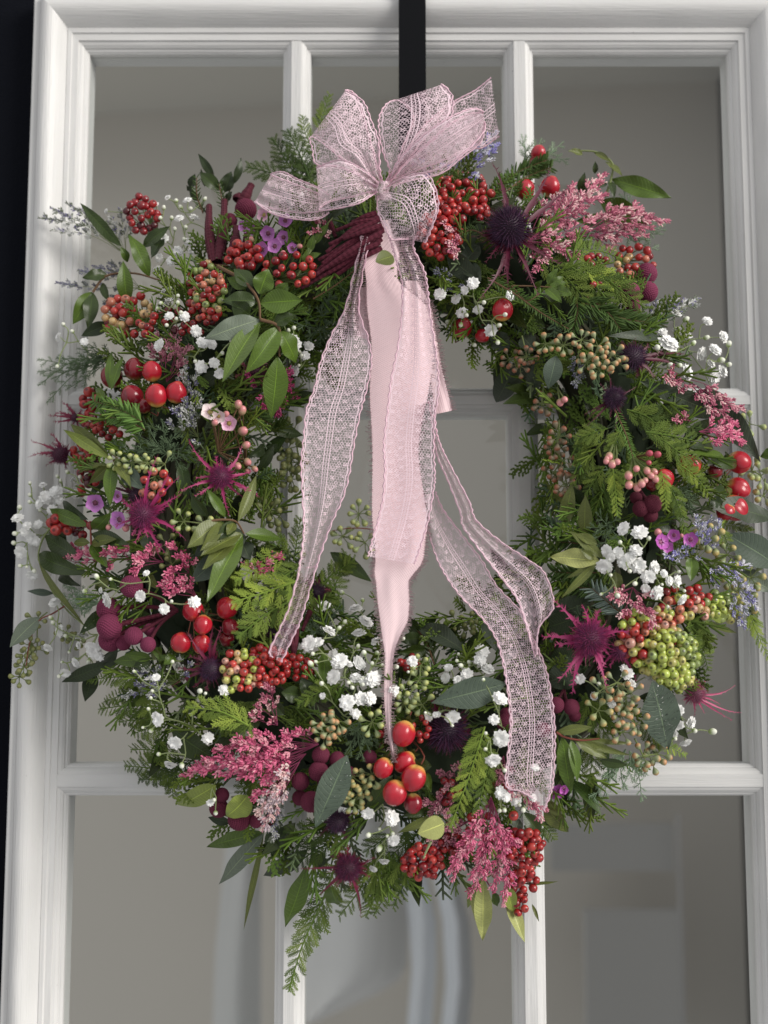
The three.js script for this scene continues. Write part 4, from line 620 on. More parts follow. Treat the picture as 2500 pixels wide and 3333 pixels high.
leaves('small boxwood tip under the big dark thistle', 'fresh', [[480, 890, 572, 862, 48], [500, 900, 602, 930, 62], [460, 895, 545, 972, 58], [470, 870, 522, 785, 44], [490, 880, 552, 828, 42], [400, 885, 440, 850, 34], [400, 890, 440, 925, 34]], 14, { stem: [[[280, 880], [400, 882], [490, 888]]], sm: 'brown', sr: 5, round: 1 });
needles('rosemary stem crossing under the big dark thistle', 'needle', [[145, 838], [300, 930], [440, 1030], [582, 1112]], 50, 14, { gap: 0.13, name: 'rosemary_sprig', cat: 'rosemary sprig', sr: 6 });
needles('rosemary twig with needles left of the boxwood tip', 'needleBright', [[270, 880], [360, 960], [430, 920]], 48, 12, { gap: 0.14, name: 'rosemary_sprig', cat: 'rosemary sprig' });
needles('dark fir sprig pointing down under bright cedar at right', 'needle', [[620, 930], [630, 1020], [600, 1130]], 110, 6, { gap: 0.055, a0: 0.3, a1: 0.7, w: 0.05 }); needles('dark fir sprig reaching right toward the white blooms', 'needle', [[640, 960], [850, 1050], [1040, 1080]], 120, 8, { gap: 0.05, a0: 0.35, a1: 0.8, w: 0.05 }); needles('dark fir sprig between the seeds and the cedar', 'needle', [[680, 940], [780, 1010], [860, 1110]], 110, 8, { gap: 0.055, a0: 0.4, a1: 0.9, w: 0.05 });
gyp("bright white baby's breath at the right edge of the wreath", [1050, 1320], [[1157, 1030, 42], [1332, 1070, 36], [1172, 1120, 34], [1218, 1150, 36], [1125, 1190, 58], [1420, 1155, 38], [1375, 1225, 42], [1300, 1245, 42], [1350, 1300, 34], [1415, 1340, 38], [1222, 1350, 50], [1370, 1375, 42], [1090, 1130, 34]], [[1215, 1062, 19], [1060, 1215, 22], [1130, 1310, 22], [1447, 1195, 20], [1325, 1160], [1447, 1305, 18], [1360, 1440], [1405, 1280, 20], [1180, 1310, 18], [1255, 1190]], 14);
thistle('dark wine sea holly beside the bright white blooms at right', 930, 1265, 72, [[1262, 1265, -4], [1205, 1332], [1020, 1185], [1050, 1385], [960, 1375], [1110, 1235], [1150, 1300], [860, 1180]], 'black', 14, { ax: -.5, ay: 0, n: 200, extra: 18 });
statice('lilac statice behind the bright white blooms at right', [1000, 1080], [[1085, 950], [1290, 945], [1215, 1010], [1240, 960], [1030, 1000]], 'lilac', 28, 2);
leaves('long narrow grey leaf left of the bright white blooms', 'greydark', [[1082, 1165, 790, 1150, 56]], 14, { name: 'eucalyptus_leaf', cat: 'eucalyptus leaf', group: 'eucalyptus leaves' }); leaves('round grey green leaf hanging left of the orange seeds', 'grey', [[515, 1258, 472, 1437, 98]], 16, { name: 'eucalyptus_leaf', cat: 'eucalyptus leaf', group: 'eucalyptus leaves', nx: 0, fold: 0.12 });
leaves('dark long leaves hanging into the hole at right', 'greydark', [[230, 1210, 180, 1425, 92, 'deep'], [300, 1290, 190, 1510, 120], [390, 1270, 270, 1410, 130], [180, 1130, 260, 1240, 110], [440, 1270, 380, 1490, 100], [180, 1100, 130, 1060, 80], [330, 1150, 400, 1230, 100], [100, 660, 0, 780, 90], [20, 760, 110, 860, 90]], 2, { name: 'eucalyptus_branch', cat: 'eucalyptus branch', group: 'eucalyptus branches' });
seeds('orange tipped seeds left of the rosemary end at right', 555, 1190, 130, 75, 20, 17, 'orange', 14, [640, 1180]); seeds('large orange tipped seed cluster above the small spiky thistle', 770, 1270, 150, 130, 40, 18, 'orange', 16, [640, 1190]); seeds('rusty seed cluster by the dark long leaves at right', 305, 1290, 95, 100, 20, 17, 'rust', 10, [330, 1150]);
statice('slate statice hanging under the orange seeds', [640, 1200], [[620, 1430], [600, 1340], [640, 1380]], 'slate', 22, 10);

// ---------------------------------------------------------------- left middle
use('R4');
needles('glossy green fir sprig under the left hypericum berries', 'needleBright', [[900, 240], [780, 170], [585, 105]], 105, 20, { gap: 0.105, w: 0.09, a0: 0.5, a1: 1.2 }); needles('second glossy fir sprig lower under the hypericum', 'needleBright', [[920, 290], [800, 230], [640, 205]], 95, 14, { gap: 0.11, w: 0.085 });
berries('string of red pepperberries beside the juniper on the left stile', 575, 110, 50, 80, 8, 31, 'red', 10, { sy: 80 }); berries('red pepperberries under the fir sprig at left', 600, 240, 95, 55, 11, 27, 'red', 8); berries('two red pepperberries right of the yellow leaf pair', 700, 315, 60, 30, 4, 26, 'red', 8); berries('deep red pepperberries behind the yellow leaf pair', 545, 430, 85, 65, 13, 28, 'red', 6); berries('dark red pepperberries left of the leaf whorl', 575, 550, 70, 90, 14, 27, 'dark', 4); berries('red pepperberries left of the glossy leaf whorl', 520, 670, 30, 30, 2, 27, 'red', 8);
thistle('wine sea holly crossing the left stile', 385, 450, 62, [[165, 470], [190, 358], [240, 455], [310, 305], [285, 520], [330, 370], [420, 540], [460, 400]], 'wine', 6, { ax: -.5, n: 120 }); thistle('small wine sea holly above the one on the left stile', 480, 215, 34, [[298, 200], [345, 188], [370, 165], [390, 108], [330, 240], [520, 160], [500, 300], [430, 150]], 'wine', 4, { ax: -.5, n: 80, xl: 1.3, bw: 0.34 });
leaves('pair of yellow green leaves pointing up left by the red berries', 'olive', [[705, 475, 403, 290, 70, 'lime'], [690, 455, 448, 254, 82, 'olive']], 20, { bow: 0.04 });
leaves('whorl of yellow green leaves above the purple waxflowers at left', 'olive', [[700, 510, 563, 635, 66], [712, 500, 702, 778, 84, 'fresh'], [730, 490, 832, 655, 66], [690, 515, 502, 568, 42], [790, 545, 905, 668, 106, 'grey'], [670, 520, 600, 560, 40]], 18, { stem: [[[720, 490], [740, 470], [700, 440]]], sr: 7 });
seeds('pale green seed cluster right of the yellow leaf pair', 840, 480, 130, 75, 20, 19, 'green', 18, [720, 480]); seeds('pale green seeds left of the magenta sea holly', 980, 490, 90, 50, 9, 18, 'green', 14, [860, 490]);
berries('salmon pepperberries between the two magenta sea hollies', 990, 645, 95, 95, 10, 29, 'rose', 16, { sy: -60 });
thistle('bright magenta sea holly uppermost at left centre', 1400, 590, 74, [[1193, 345], [1540, 388], [1608, 548], [1122, 690], [1218, 722], [1462, 845], [1560, 730], [1240, 600], [1372, 450], [1595, 690], [1655, 720], [1310, 500]], 'magenta', 24, { ax: 0, ay: 0, bw: 0.19, extra: 22 });
thistle('bright magenta sea holly lower beside the purple waxflowers', 905, 830, 88, [[768, 728], [1162, 690], [1192, 1002], [850, 1015], [1062, 1085], [1008, 440, 4], [1085, 560], [730, 905], [940, 985], [1150, 575], [830, 960], [1090, 760]], 'magenta', 22, { ax: 0, ay: 0, bw: 0.18, extra: 24 });
thistle('dark violet sea holly behind the lower magenta one', 870, 710, 60, [[760, 640], [600, 600], [720, 560]], 'black', 10, { n: 140 });
wax('purple waxflowers left of the lower magenta sea holly', [700, 800], [[605, 755, 62], [757, 862, 62], [748, 712, 44]], [[800, 915, 26], [690, 910, 20]], 'purple', 18);
wax('pale pink waxflowers with pink buds above the magenta sea holly', [1385, 430], [[1335, 178, 62, 'white'], [1455, 250, 56, 'pink'], [1388, 205, 48, 'white']], [[1540, 165, 28], [1515, 130, 24], [1437, 190, 22], [1365, 245, 22], [1545, 297, 30], [1565, 387, 26], [1575, 495, 24], [1512, 522, 24], [1620, 540, 20]], 'pink', 18, { sm: 'brown' });
statice('white tipped statice left of the pale pink waxflowers', [1260, 340], [[1112, 155], [1182, 90], [1212, 250], [1062, 240], [1245, 380], [1130, 200], [1160, 130], [1200, 180], [1255, 60]], 'lilac', 28, 10);
juniper('blue green juniper spreading across the left centre', 'jun', [1060, 440], [[700, 375], [950, 285], [1082, 350], [1150, 545], [1245, 480], [965, 390], [800, 300], [1010, 500], [870, 350], [1100, 420], [1030, 240], [1190, 400], [1140, 300], [900, 430]], 80, 8);
leaves('glossy green leaf sprig around the lone red berries at far left', 'fresh', [[560, 905, 310, 790, 86, 'fresh'], [590, 922, 702, 818, 104, 'fresh'], [580, 1012, 742, 985, 74, 'olive'], [580, 952, 828, 1020, 92, 'deep'], [578, 1022, 682, 1165, 88, 'fresh'], [572, 1010, 468, 1008, 58, 'olive'], [335, 888, 425, 1000, 112, 'deep'], [560, 860, 400, 740, 70, 'dark']], 16, { stem: [[[580, 1020], [575, 930], [570, 880]]], sm: 'red', sr: 8 });
berries('four lone red pepperberries on the glossy leaves at far left', 385, 895, 68, 50, 6, 33, 'red', 24); berries('dark red pepperberries beneath the glossy leaves at far left', 530, 910, 70, 50, 7, 28, 'dark', 8);
leaves('broad dark leaves crossing the left stile below the lone red berries', 'deep', [[245, 1080, 592, 1215, 128], [285, 965, 540, 1125, 120], [380, 1205, 515, 1285, 70, 'dark'], [245, 1125, 545, 1545, 42, 'olive'], [340, 1330, 172, 1315, 46, 'grey'], [700, 1180, 640, 1100, 60, 'dark']], 6, { stem: [[[330, 900], [270, 990], [244, 1090], [260, 1150]], [[245, 1110], [330, 1310], [430, 1440], [545, 1540]]], sm: 'green', sr: 8 });
limonium('hot pink limonium behind the glossy leaves at far left', [640, 1130], [[362, 1082], [450, 1040], [545, 1120], [500, 1060]], 'hot', 34, 12); limonium('hot pink limonium under the lower magenta sea holly', [830, 1120], [[690, 1135], [662, 1062], [735, 1038], [780, 1050]], 'hot', 34, 14); limonium('hot pink limonium fan above the plum globes at left', [1040, 1130], [[830, 1185], [855, 1098], [920, 1075], [950, 1020], [885, 1140]], 'hot', 36, 16); limonium('hot pink limonium right of the lower magenta sea holly', [1200, 1200], [[1100, 1012], [1195, 1085], [1070, 1185], [1140, 1080], [1150, 1150]], 'hot', 36, 16); limonium('hot pink limonium hanging toward the red hypericum at left', [1250, 1350], [[1010, 1275], [1062, 1200], [1172, 1222], [1100, 1310], [1040, 1240], [1180, 1290]], 'hot', 34, 14);
leaves('glossy hanging leaf sprig below the upper magenta sea holly', 'fresh', [[1540, 955, 1313, 1395, 128, 'wet'], [1535, 950, 1272, 1098, 106, 'olive'], [1500, 1000, 1285, 1178, 88, 'olive'], [1400, 870, 1188, 1042, 120, 'olive'], [1410, 880, 1272, 1062, 72, 'olive'], [1512, 870, 1628, 580, 74, 'olive'], [1432, 845, 1310, 658, 60, 'fresh'], [1320, 842, 1213, 690, 88, 'deep'], [1500, 880, 1370, 990, 80, 'deep'], [1560, 950, 1790, 990, 84, 'fresh'], [1490, 880, 1440, 960, 60, 'olive']], 24, { stem: [[[1310, 875], [1410, 862], [1500, 875], [1550, 950]]], sm: 'brown', sr: 9, bow: 0.05 });
leaves('grey eucalyptus leaves beneath the glossy hanging sprig', 'grey', [[1400, 1090, 1215, 1258, 130], [1480, 900, 1480, 1090, 140, 'greydark'], [940, 960, 935, 1060, 80, 'greydark'], [1530, 1000, 1590, 1120, 110, 'greydark'], [1340, 1000, 1230, 1100, 70]], 14, { name: 'eucalyptus_leaf', cat: 'eucalyptus leaf', group: 'eucalyptus leaves' });
seeds('green seeds left of the glossy hanging leaf sprig', 1235, 860, 90, 65, 11, 20, 'green', 18, [1320, 880]); seeds('dull green seeds under the hot pink limonium', 1060, 1080, 70, 90, 9, 20, 'olive', 10, [1150, 1060]);
leaves('small olive leaves behind the plum globes at left', 'olive', [[690, 1245, 600, 1300, 70], [950, 1220, 1010, 1300, 60], [700, 1250, 760, 1330, 36, 'fresh'], [640, 1280, 640, 1340, 60, 'deep']], 6, { round: 1 });
gyp("baby's breath cloud furthest left over the black wall", [340, 940], [[110, 850, 40], [130, 1070, 44], [290, 720, 48], [350, 685, 46], [250, 760, 36], [200, 980, 44], [205, 1215, 36], [272, 640, 26], [332, 800, 40], [240, 890, 34], [170, 900, 34], [420, 690, 40], [380, 740, 36], [150, 940, 30], [230, 1000, 30], [480, 700, 34]], [[125, 785, 20], [97, 950, 20], [88, 1010, 19], [130, 1155], [190, 630, 15], [367, 587, 15], [190, 705], [190, 750], [217, 1187, 19], [385, 615, 14], [255, 800], [170, 1160, 13]], 4);
gyp("single baby's breath bloom above the leaf whorl on the left", [560, 660], [[462, 605, 24]], [[430, 560], [510, 590]], 6);
use('R4');
balls('plum globes on ropey stalks at lower left', [[835, 1285, 72, 4], [690, 1430, 76, 0], [695, 1540, 80, 8], [700, 1625, 74, 0], [850, 1600, 58, 6], [940, 1655, 50, 4], [785, 1645, 48, -2], [950, 1560, 40, -8]], [1130, 1440], 'plum', 12, 0.32);
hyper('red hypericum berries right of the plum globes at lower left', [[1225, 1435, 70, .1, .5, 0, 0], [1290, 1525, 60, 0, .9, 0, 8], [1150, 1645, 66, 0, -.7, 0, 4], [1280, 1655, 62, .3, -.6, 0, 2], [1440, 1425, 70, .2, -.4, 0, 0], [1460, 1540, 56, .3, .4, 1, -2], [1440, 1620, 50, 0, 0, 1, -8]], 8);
gyp("baby's breath blooms among the plum globes at lower left", [1020, 1350], [[680, 1370, 50], [1237, 1385, 48], [890, 1345, 44], [1040, 1430, 34], [640, 1310, 24], [930, 1200, 24]], [[615, 1225, 21], [540, 1315, 19], [705, 1240, 14], [1090, 1380, 14]], 26);

use('R6');
leaves('grey eucalyptus leaves at the far left edge', 'grey', [[250, 312, 62, 502, 128, 'pale']], 10, { name: 'eucalyptus_leaf', cat: 'eucalyptus leaf', group: 'eucalyptus leaves', stem: [[[410, 240], [330, 290], [250, 330], [190, 470], [165, 620]]], sm: 'red', sr: 6, nx: -0.2, fold: 0.15 });
seeds('olive seed cluster hanging over the black wall at far left', 165, 590, 105, 130, 26, 20, 'olive', 8, [200, 440]); seeds('olive seeds above the far left eucalyptus leaf', 265, 420, 60, 120, 10, 20, 'olive', 6, [300, 280]);
juniper('pale tipped juniper left of the plum globes', 'junPale', [640, 220], [[352, 170], [432, 132], [400, 105], [520, 290], [440, 240], [500, 180], [480, 250]], 75, 6);
gyp("baby's breath hanging over the left stile below the plum globes", [620, 420], [[520, 430, 54], [302, 505, 34], [415, 665, 34], [590, 640, 44], [600, 520, 50], [380, 395, 42], [350, 215, 42], [480, 600, 34], [630, 562, 32], [570, 500, 34], [500, 490, 30]], [[325, 315], [337, 347], [565, 590, 20], [475, 580, 20], [375, 685, 16], [440, 530, 13], [395, 595, 12], [420, 430], [545, 380]], 10);
seeds('brown green seeds among the baby\u2019s breath at lower left', 480, 430, 110, 100, 12, 18, 'olive', 4, [600, 330]);
leaves('dark leaves hanging below the plum globes over the left pane', 'dark', [[590, 640, 540, 848, 100], [700, 600, 392, 722, 92], [620, 620, 750, 500, 100], [760, 600, 640, 640, 40]], 2, { name: 'eucalyptus_branch', cat: 'eucalyptus branch', group: 'eucalyptus branches' });
leaves('bright boxwood sprig under the plum globes', 'fresh', [[950, 580, 722, 592, 84, 'fresh'], [960, 570, 790, 545, 60, 'fresh'], [955, 585, 850, 628, 70, 'deep'], [960, 530, 1028, 545, 72, 'olive'], [1000, 500, 1010, 580, 56, 'fresh'], [1110, 560, 1040, 610, 64, 'fresh'], [1000, 575, 1070, 555, 40, 'fresh']], 12, { stem: [[[1150, 590], [1040, 580], [930, 580]]], sm: 'green', sr: 5, round: 1 });
cedar('dark cedar tip pointing left above the left pane', 'bright', [[930, 690], [740, 690], [552, 712]], 120, 6); cedar('dark cedar tip over the left pane middle', 'mid', [[1050, 880], [840, 870], [624, 895]], 150, 6); cedar('dark cedar tip lower over the left pane', 'mid', [[1080, 960], [900, 960], [750, 975]], 130, 4); cedar('cedar tip between the left pane tips', 'mid', [[1000, 800], [820, 800], [655, 850]], 130, 4); cedar('shaded cedar tip touching the lower cross bar at left', 'mid', [[1150, 1230], [980, 1160], [830, 1150]], 150, 0); cedar('lowest shaded cedar tip on the left cross bar', 'mid', [[1180, 1320], [960, 1270], [790, 1255]], 150, 0); cedar('short shaded cedar hanging on the left cross bar', 'mid', [[1060, 1280], [1090, 1380], [1100, 1450]], 100, 0); cedar('cedar over the left pane toward the cross bar', 'bright', [[1040, 980], [930, 1020], [850, 1050]], 130, 2); cedar('shaded cedar left of the pink limonium', 'dark', [[1250, 1200], [1050, 1330], [880, 1340]], 140, 0);
statice('white tipped statice under the boxwood sprig at lower left', [1120, 720], [[780, 815], [850, 660], [940, 825], [900, 620], [860, 740], [1000, 640], [1190, 660], [920, 700], [990, 760], [1150, 550], [1220, 600]], 'lilac', 26, 10);
thistle('wine sea holly left of the mixed pepperberries at lower left', 1340, 640, 76, [[1180, 395, 8], [1358, 355, 6], [1412, 365], [1080, 755], [1120, 630], [1540, 585], [1310, 785], [1230, 760], [1200, 560]], 'dark', 14, { n: 240, hair: .8, extra: 20 });
gyp("baby's breath trailing on pale stems over the lower left cedar", [1220, 1000], [[1005, 965, 42], [985, 935, 28], [1110, 1110, 46], [1080, 1245, 40], [1425, 770, 44], [990, 692, 30], [1320, 1080, 38]], [[1095, 595, 15], [970, 780, 14], [960, 825, 14], [945, 895, 14], [1155, 1250, 20], [1270, 780, 22], [855, 655, 14], [1010, 1180], [910, 1010, 12], [960, 1030], [1305, 795, 14]], 18);
cedar('lime cedar fan at lower left centre', 'lime', [[1580, 1000], [1400, 910], [1182, 882]], 160, 22, { });
cedar('cedar tip below the lime fan', 'bright', [[1600, 960], [1560, 1020], [1480, 1080]], 100, 16);
leaves('big dark leaf behind the pale stems at lower left', 'dark', [[1345, 1195, 1085, 1015, 168, 'deep'], [1500, 1100, 1380, 1180, 130]], 6, { name: 'single_leaf', cat: 'leaf' });
leaves('two bright leaves overlapping the wine globes at lower left', 'lime', [[1372, 1378, 1128, 1500, 122, 'lime'], [1575, 1440, 1440, 1575, 150, 'lime']], 16, { round: 1, name: 'leaf_pair' });
balls('wine globes below the bright leaves at lower left', [[1410, 1440, 46], [1390, 1522, 60, 2], [1520, 1592, 72, 2], [1628, 1605, 44]], [1600, 1400], 'wine', 6, 0);
gyp('two white buds hanging before the wine globes', [1380, 1340], [[1335, 1490, 26]], [[1370, 1552, 18], [1360, 1470]], 20);

// ---------------------------------------------------------------- centre and inner side of the left half
use('OV');
leaves('wet glossy leaf sprig hanging in the upper left of the wreath', 'wet', [[562, 690, 440, 732, 46, 'pale'], [562, 695, 480, 826, 48, 'wet'], [605, 706, 530, 806, 46, 'fresh'], [606, 715, 640, 785, 46, 'fresh'], [600, 770, 586, 905, 52, 'fresh'], [562, 655, 655, 648, 50, 'fresh'], [560, 635, 580, 580, 44, 'fresh'], [545, 620, 505, 580, 36, 'deep'], [556, 650, 480, 650, 38, 'deep'], [600, 640, 622, 610, 28, 'fresh'], [540, 680, 500, 650, 40, 'deep'], [590, 700, 640, 680, 30, 'deep'], [536, 620, 490, 600, 26, 'fresh']], 28, { stem: [[[470, 575], [530, 610], [558, 650], [562, 690]], [[562, 690], [600, 705], [604, 770]]], sm: 'brown', sr: 4, bow: 0.05, drops: 0 });
use('S5');
gyp("baby's breath against the left lace tail", [420, 300], [[322, 55, 32], [385, 225, 50], [470, 230, 36], [450, 290, 32], [440, 505, 46], [385, 385, 32], [430, 430, 30], [375, 190, 34]], [[350, 170, 20], [380, 125, 18], [425, 290, 16], [350, 140, 16], [410, 350, 14], [415, 270, 14]], 10);
thistle('magenta sea holly shaded behind the hanging wet leaves', 150, 385, 66, [[230, 310], [60, 330], [90, 480], [220, 500], [20, 420]], 'wine', 8, { n: 160 });
limonium('wine pink limonium beneath the wet hanging leaves', [230, 480], [[372, 390], [412, 548], [120, 440], [190, 605], [300, 650], [370, 470], [90, 400], [240, 590]], 'magenta', 32, 10);
wax('pink waxflower buds left of the wet hanging leaves', [95, 980], [], [[48, 582, 26], [72, 615, 26], [78, 742, 28], [95, 830, 24], [103, 928, 24], [45, 955, 22], [105, 985, 20], [15, 700, 20]], 'pink', 14, { sm: 'brown' });
needles('dark fir sprig under the wet hanging leaves', 'needle', [[110, 610], [200, 680], [330, 730]], 90, 4, { gap: 0.06, w: 0.06 });
leaves('dark leaf pointing right toward the left lace tail', 'dark', [[240, 730, 440, 770, 80, 'deep'], [205, 830, 100, 900, 70, 'dark'], [215, 840, 330, 880, 60, 'dark']], 4);
seeds('olive seed cluster left of the left lace tail', 330, 940, 95, 120, 26, 24, 'olive', 10, [350, 1080]); seeds('olive seeds touching the left lace tail edge', 395, 830, 40, 130, 11, 24, 'olive', 6, [380, 960]); seeds('olive seeds above the cedar left of the lace tail', 280, 1230, 80, 85, 13, 24, 'olive', 10, [220, 1180]);
seeds('olive seeds floating in the hole between the ribbons', 770, 1240, 60, 45, 8, 22, 'green', -4, [760, 1325]); seeds('lower olive seeds in the hole between the ribbons', 740, 1400, 90, 60, 13, 22, 'green', -4, [740, 1330]);
leaves('thin seed twig and dark leaf in the hole behind the silk', 'deep', [[600, 1470, 850, 1650, 96, 'deep']], 0, { stem: [[[880, 1335], [740, 1325], [610, 1340]]], sm: 'red', sr: 4 });
cedar('bright cedar left of the left lace tail end', 'bright', [[350, 1480], [240, 1420], [125, 1380]], 130, 12); cedar('bright cedar reaching down left at centre', 'lime', [[330, 1500], [180, 1560], [30, 1640]], 140, 14); cedar('bright cedar behind the left lace tail end', 'mid', [[520, 1700], [620, 1600], [740, 1520]], 130, 4); cedar('cedar rising behind the left lace tail', 'bright', [[380, 1520], [400, 1400], [420, 1270]], 120, 4); cedar('upright cedar right of the left lace tail', 'mid', [[560, 1780], [640, 1640], [690, 1480]], 140, 2);
limonium('small hot pink limonium above the bright centre cedar', [120, 1610], [[302, 1480], [240, 1530], [180, 1565], [110, 1540]], 'hot', 32, 16);
use('OV');
cedar('bright cedar drooping left of the red hypericum at lower left', 'lime', [[640, 1255], [570, 1280], [505, 1300]], 62, 20); cedar('bright cedar hanging above the mixed pepperberries', 'bright', [[640, 1290], [570, 1330], [515, 1375]], 60, 18); cedar('bright cedar beneath the left lace tail end', 'bright', [[650, 1220], [600, 1260], [560, 1330]], 60, 12); cedar('cedar behind the left lace tail end, lower', 'mid', [[690, 1330], [640, 1300], [590, 1340]], 55, 8);

// ---------------------------------------------------------------- lower centre
use('S1');
thistle('burgundy sea holly with a thick stem behind the left lace tail', 545, 55, 62, [[600, -40], [640, 40], [480, -30], [470, 110], [560, -60]], 'dark', 6, { n: 150 });
ropes('thick burgundy stalks under the sea holly behind the lace end', [[540, 100, 455, 300], [420, 260, 395, 510], [380, 320, 400, 480]], 16, 'dark', 8);
thistle('dark shaded sea holly left of the lace tail end', 280, 290, 68, [[40, 220], [150, 340], [320, 20], [210, 220], [400, 300]], 'dark', 2, { n: 150 });
berries('red and straw pepperberry cluster under the dark sea holly', 55, 560, 115, 135, 28, 26, 'turn', 16, { sx: 120 }); berries('red pepperberry cluster at the end of the left lace tail', 235, 520, 130, 140, 36, 26, 'red', 14, { sx: 20, sy: 60 }); berries('red pepperberries right of the left lace tail end', 430, 530, 95, 75, 14, 26, 'red', 8, { sx: -80, sy: 60 });
gyp("large white baby's breath spray at the lower centre", [720, 840], [[595, 140, 46], [798, 155, 50], [860, 238, 48], [815, 310, 46], [628, 300, 46], [495, 380, 48], [555, 372, 44], [935, 368, 48], [650, 455, 46], [695, 490, 56], [755, 510, 32], [820, 505, 50], [655, 590, 48], [795, 595, 46], [910, 605, 56], [740, 755, 54], [830, 730, 54], [890, 730, 50], [795, 825, 38], [1040, 680, 38], [585, 712, 26], [850, 620, 40]], [[710, 55, 17], [840, 105, 17], [725, 245], [690, 283], [525, 445], [512, 510, 22], [545, 497, 15], [810, 400], [850, 440, 20], [580, 635, 19], [752, 628], [775, 660], [840, 605], [840, 640], [1095, 350], [1050, 530, 20], [750, 885, 15], [930, 440], [960, 520], [900, 510]], 20);
gyp("half open baby's breath bloom right of the silk ribbon point", [1120, 640], [[1155, 490, 40]], [[1130, 560, 12]], 22);
gyp("baby's breath blooms left of the long lace tail", [1540, 700], [[1600, 430, 48], [1637, 540, 46], [1500, 575, 46], [1385, 530, 32], [1365, 597, 38], [1590, 480, 40], [1440, 610, 30]], [[1465, 520, 20], [1440, 490, 15], [1580, 380, 15], [1555, 675, 20], [1602, 605, 20], [1450, 450, 13], [1520, 500]], 10);
gyp("baby's breath over the dark sea holly below the grey leaf", [1450, 740], [[1408, 850, 48], [1258, 845, 30], [1300, 832, 22], [1320, 830, 18]], [[1408, 900, 13], [1240, 820, 12]], 20);
seeds('yellow orange seed cluster left of the silk ribbon point', 625, 900, 120, 105, 26, 20, 'orange', 22, [700, 1000]); seeds('green seed cluster right of the silk ribbon point', 1170, 610, 95, 120, 18, 20, 'green', 16, [1090, 760]); seeds('second green seed cluster above the yellow topped hypericum', 1160, 760, 80, 60, 11, 21, 'green', 14, [1090, 800]); seeds('green seeds left of the silk ribbon point', 900, 880, 80, 50, 7, 22, 'green', 18, [960, 770]); seeds('gold seed cluster below the grey green leaf at the bottom', 800, 1310, 130, 150, 30, 20, 'gold', 16, [760, 1200]); seeds('gold seeds beside the wine globes at the bottom', 880, 1190, 70, 60, 7, 20, 'gold', 16, [800, 1210]);
use('S1');
seeds('olive seeds in the hole at right of the silk ribbon', 1470, 255, 85, 90, 15, 20, 'olive', -2, [1590, 260]);
hyper('hypericum berries with yellow shoulders below the silk point', [[1097, 948, 80, -.25, .6, 0, 4], [1110, 1130, 70, -.3, .3, 0, 0], [970, 1167, 64, -.3, .6, 0, 6], [1170, 1230, 80, -.3, .6, 0, 8], [1045, 1325, 78, -.2, .5, 0, 8], [1160, 1392, 60, 0, .5, 1, -2]], 14, { az: 0.15 });
balls('wine globe cluster left of the grey green leaf at the bottom', [[575, 1090, 56], [680, 1115, 50], [560, 1192, 62, 2], [445, 1255, 56], [512, 1385, 66, 4], [750, 1205, 46], [886, 1100, 44], [440, 1360, 48, -4], [600, 1260, 48, -4], [640, 1180, 40, -6]], [620, 1250], 'wine', 10, 0);
leaves('long grey green leaf lying over the wine globes at the bottom', 'pale', [[740, 1090, 538, 1550, 180, 'grey']], 26, { name: 'eucalyptus_leaf', cat: 'eucalyptus leaf', group: 'eucalyptus leaves', nx: 0.1, fold: 0.14, bow: 0.03, drops: 40 });
leaves('small dark leaf under the tip of the silk ribbon', 'deep', [[1075, 1000, 975, 1100, 110]], 10, { round: 1, name: 'single_leaf', cat: 'leaf' }); leaves('green leaves around the yellow shouldered hypericum', 'deep', [[1180, 1150, 1280, 1160, 80], [1250, 1200, 1275, 1330, 40, 'fresh'], [960, 1090, 900, 1040, 50], [1130, 860, 1180, 820, 60]], 8, { round: 1 });
use('S6');
leaves('broad grey leaf touching the long lace tail from the left', 'grey', [[1320, 1035, 918, 1142, 152, 'grey']], 24, { name: 'eucalyptus_leaf', cat: 'eucalyptus leaf', group: 'eucalyptus leaves', nx: 0.05, fold: 0.14, bow: 0.04, drops: 12 });
leaves('dark leaf branch rising into the hole right of the silk ribbon', 'greydark', [[845, 735, 1115, 868, 112, 'greydark'], [865, 775, 790, 670, 70, 'deep'], [870, 790, 745, 800, 74, 'deep'], [900, 850, 740, 870, 80, 'deep'], [1290, 880, 1185, 660, 90, 'greydark']], 4, { stem: [[[840, 740], [890, 810], [935, 935]]], sm: 'brown', sr: 7, name: 'eucalyptus_branch', cat: 'eucalyptus branch', group: 'eucalyptus branches' });
use('S1');
thistle('large shaded sea holly right of the hypericum at bottom centre', 1370, 930, 112, [[1500, 850], [1540, 940], [1200, 860], [1260, 1040], [1480, 1060], [1390, 780], [1500, 880], [1290, 700]], 'dark', 4, { n: 300, hair: 1.5 }); thistle('dark blue black sea holly below the long grey green leaf', 680, 1510, 72, [[560, 1600], [740, 1640], [640, 1420], [790, 1450]], 'black', 6, { n: 200 });
berries('small red pepperberries behind the green seeds at the lower centre', 1150, 505, 95, 45, 8, 25, 'red', 6); berries('loose red pepperberries right of the top yellow hypericum', 1205, 920, 70, 75, 8, 22, 'red', 12); berries('red pepperberries left of the silk ribbon point', 985, 980, 40, 60, 5, 24, 'dark', 10);
leaves('ivy shaped leaves under the red pepperberries at lower centre', 'deep', [[445, 705, 322, 690, 100, 'deep'], [500, 720, 450, 590, 92, 'dark'], [520, 730, 555, 622, 84, 'deep'], [600, 440, 590, 640, 90, 'fresh'], [340, 830, 240, 730, 80, 'dark']], 12);
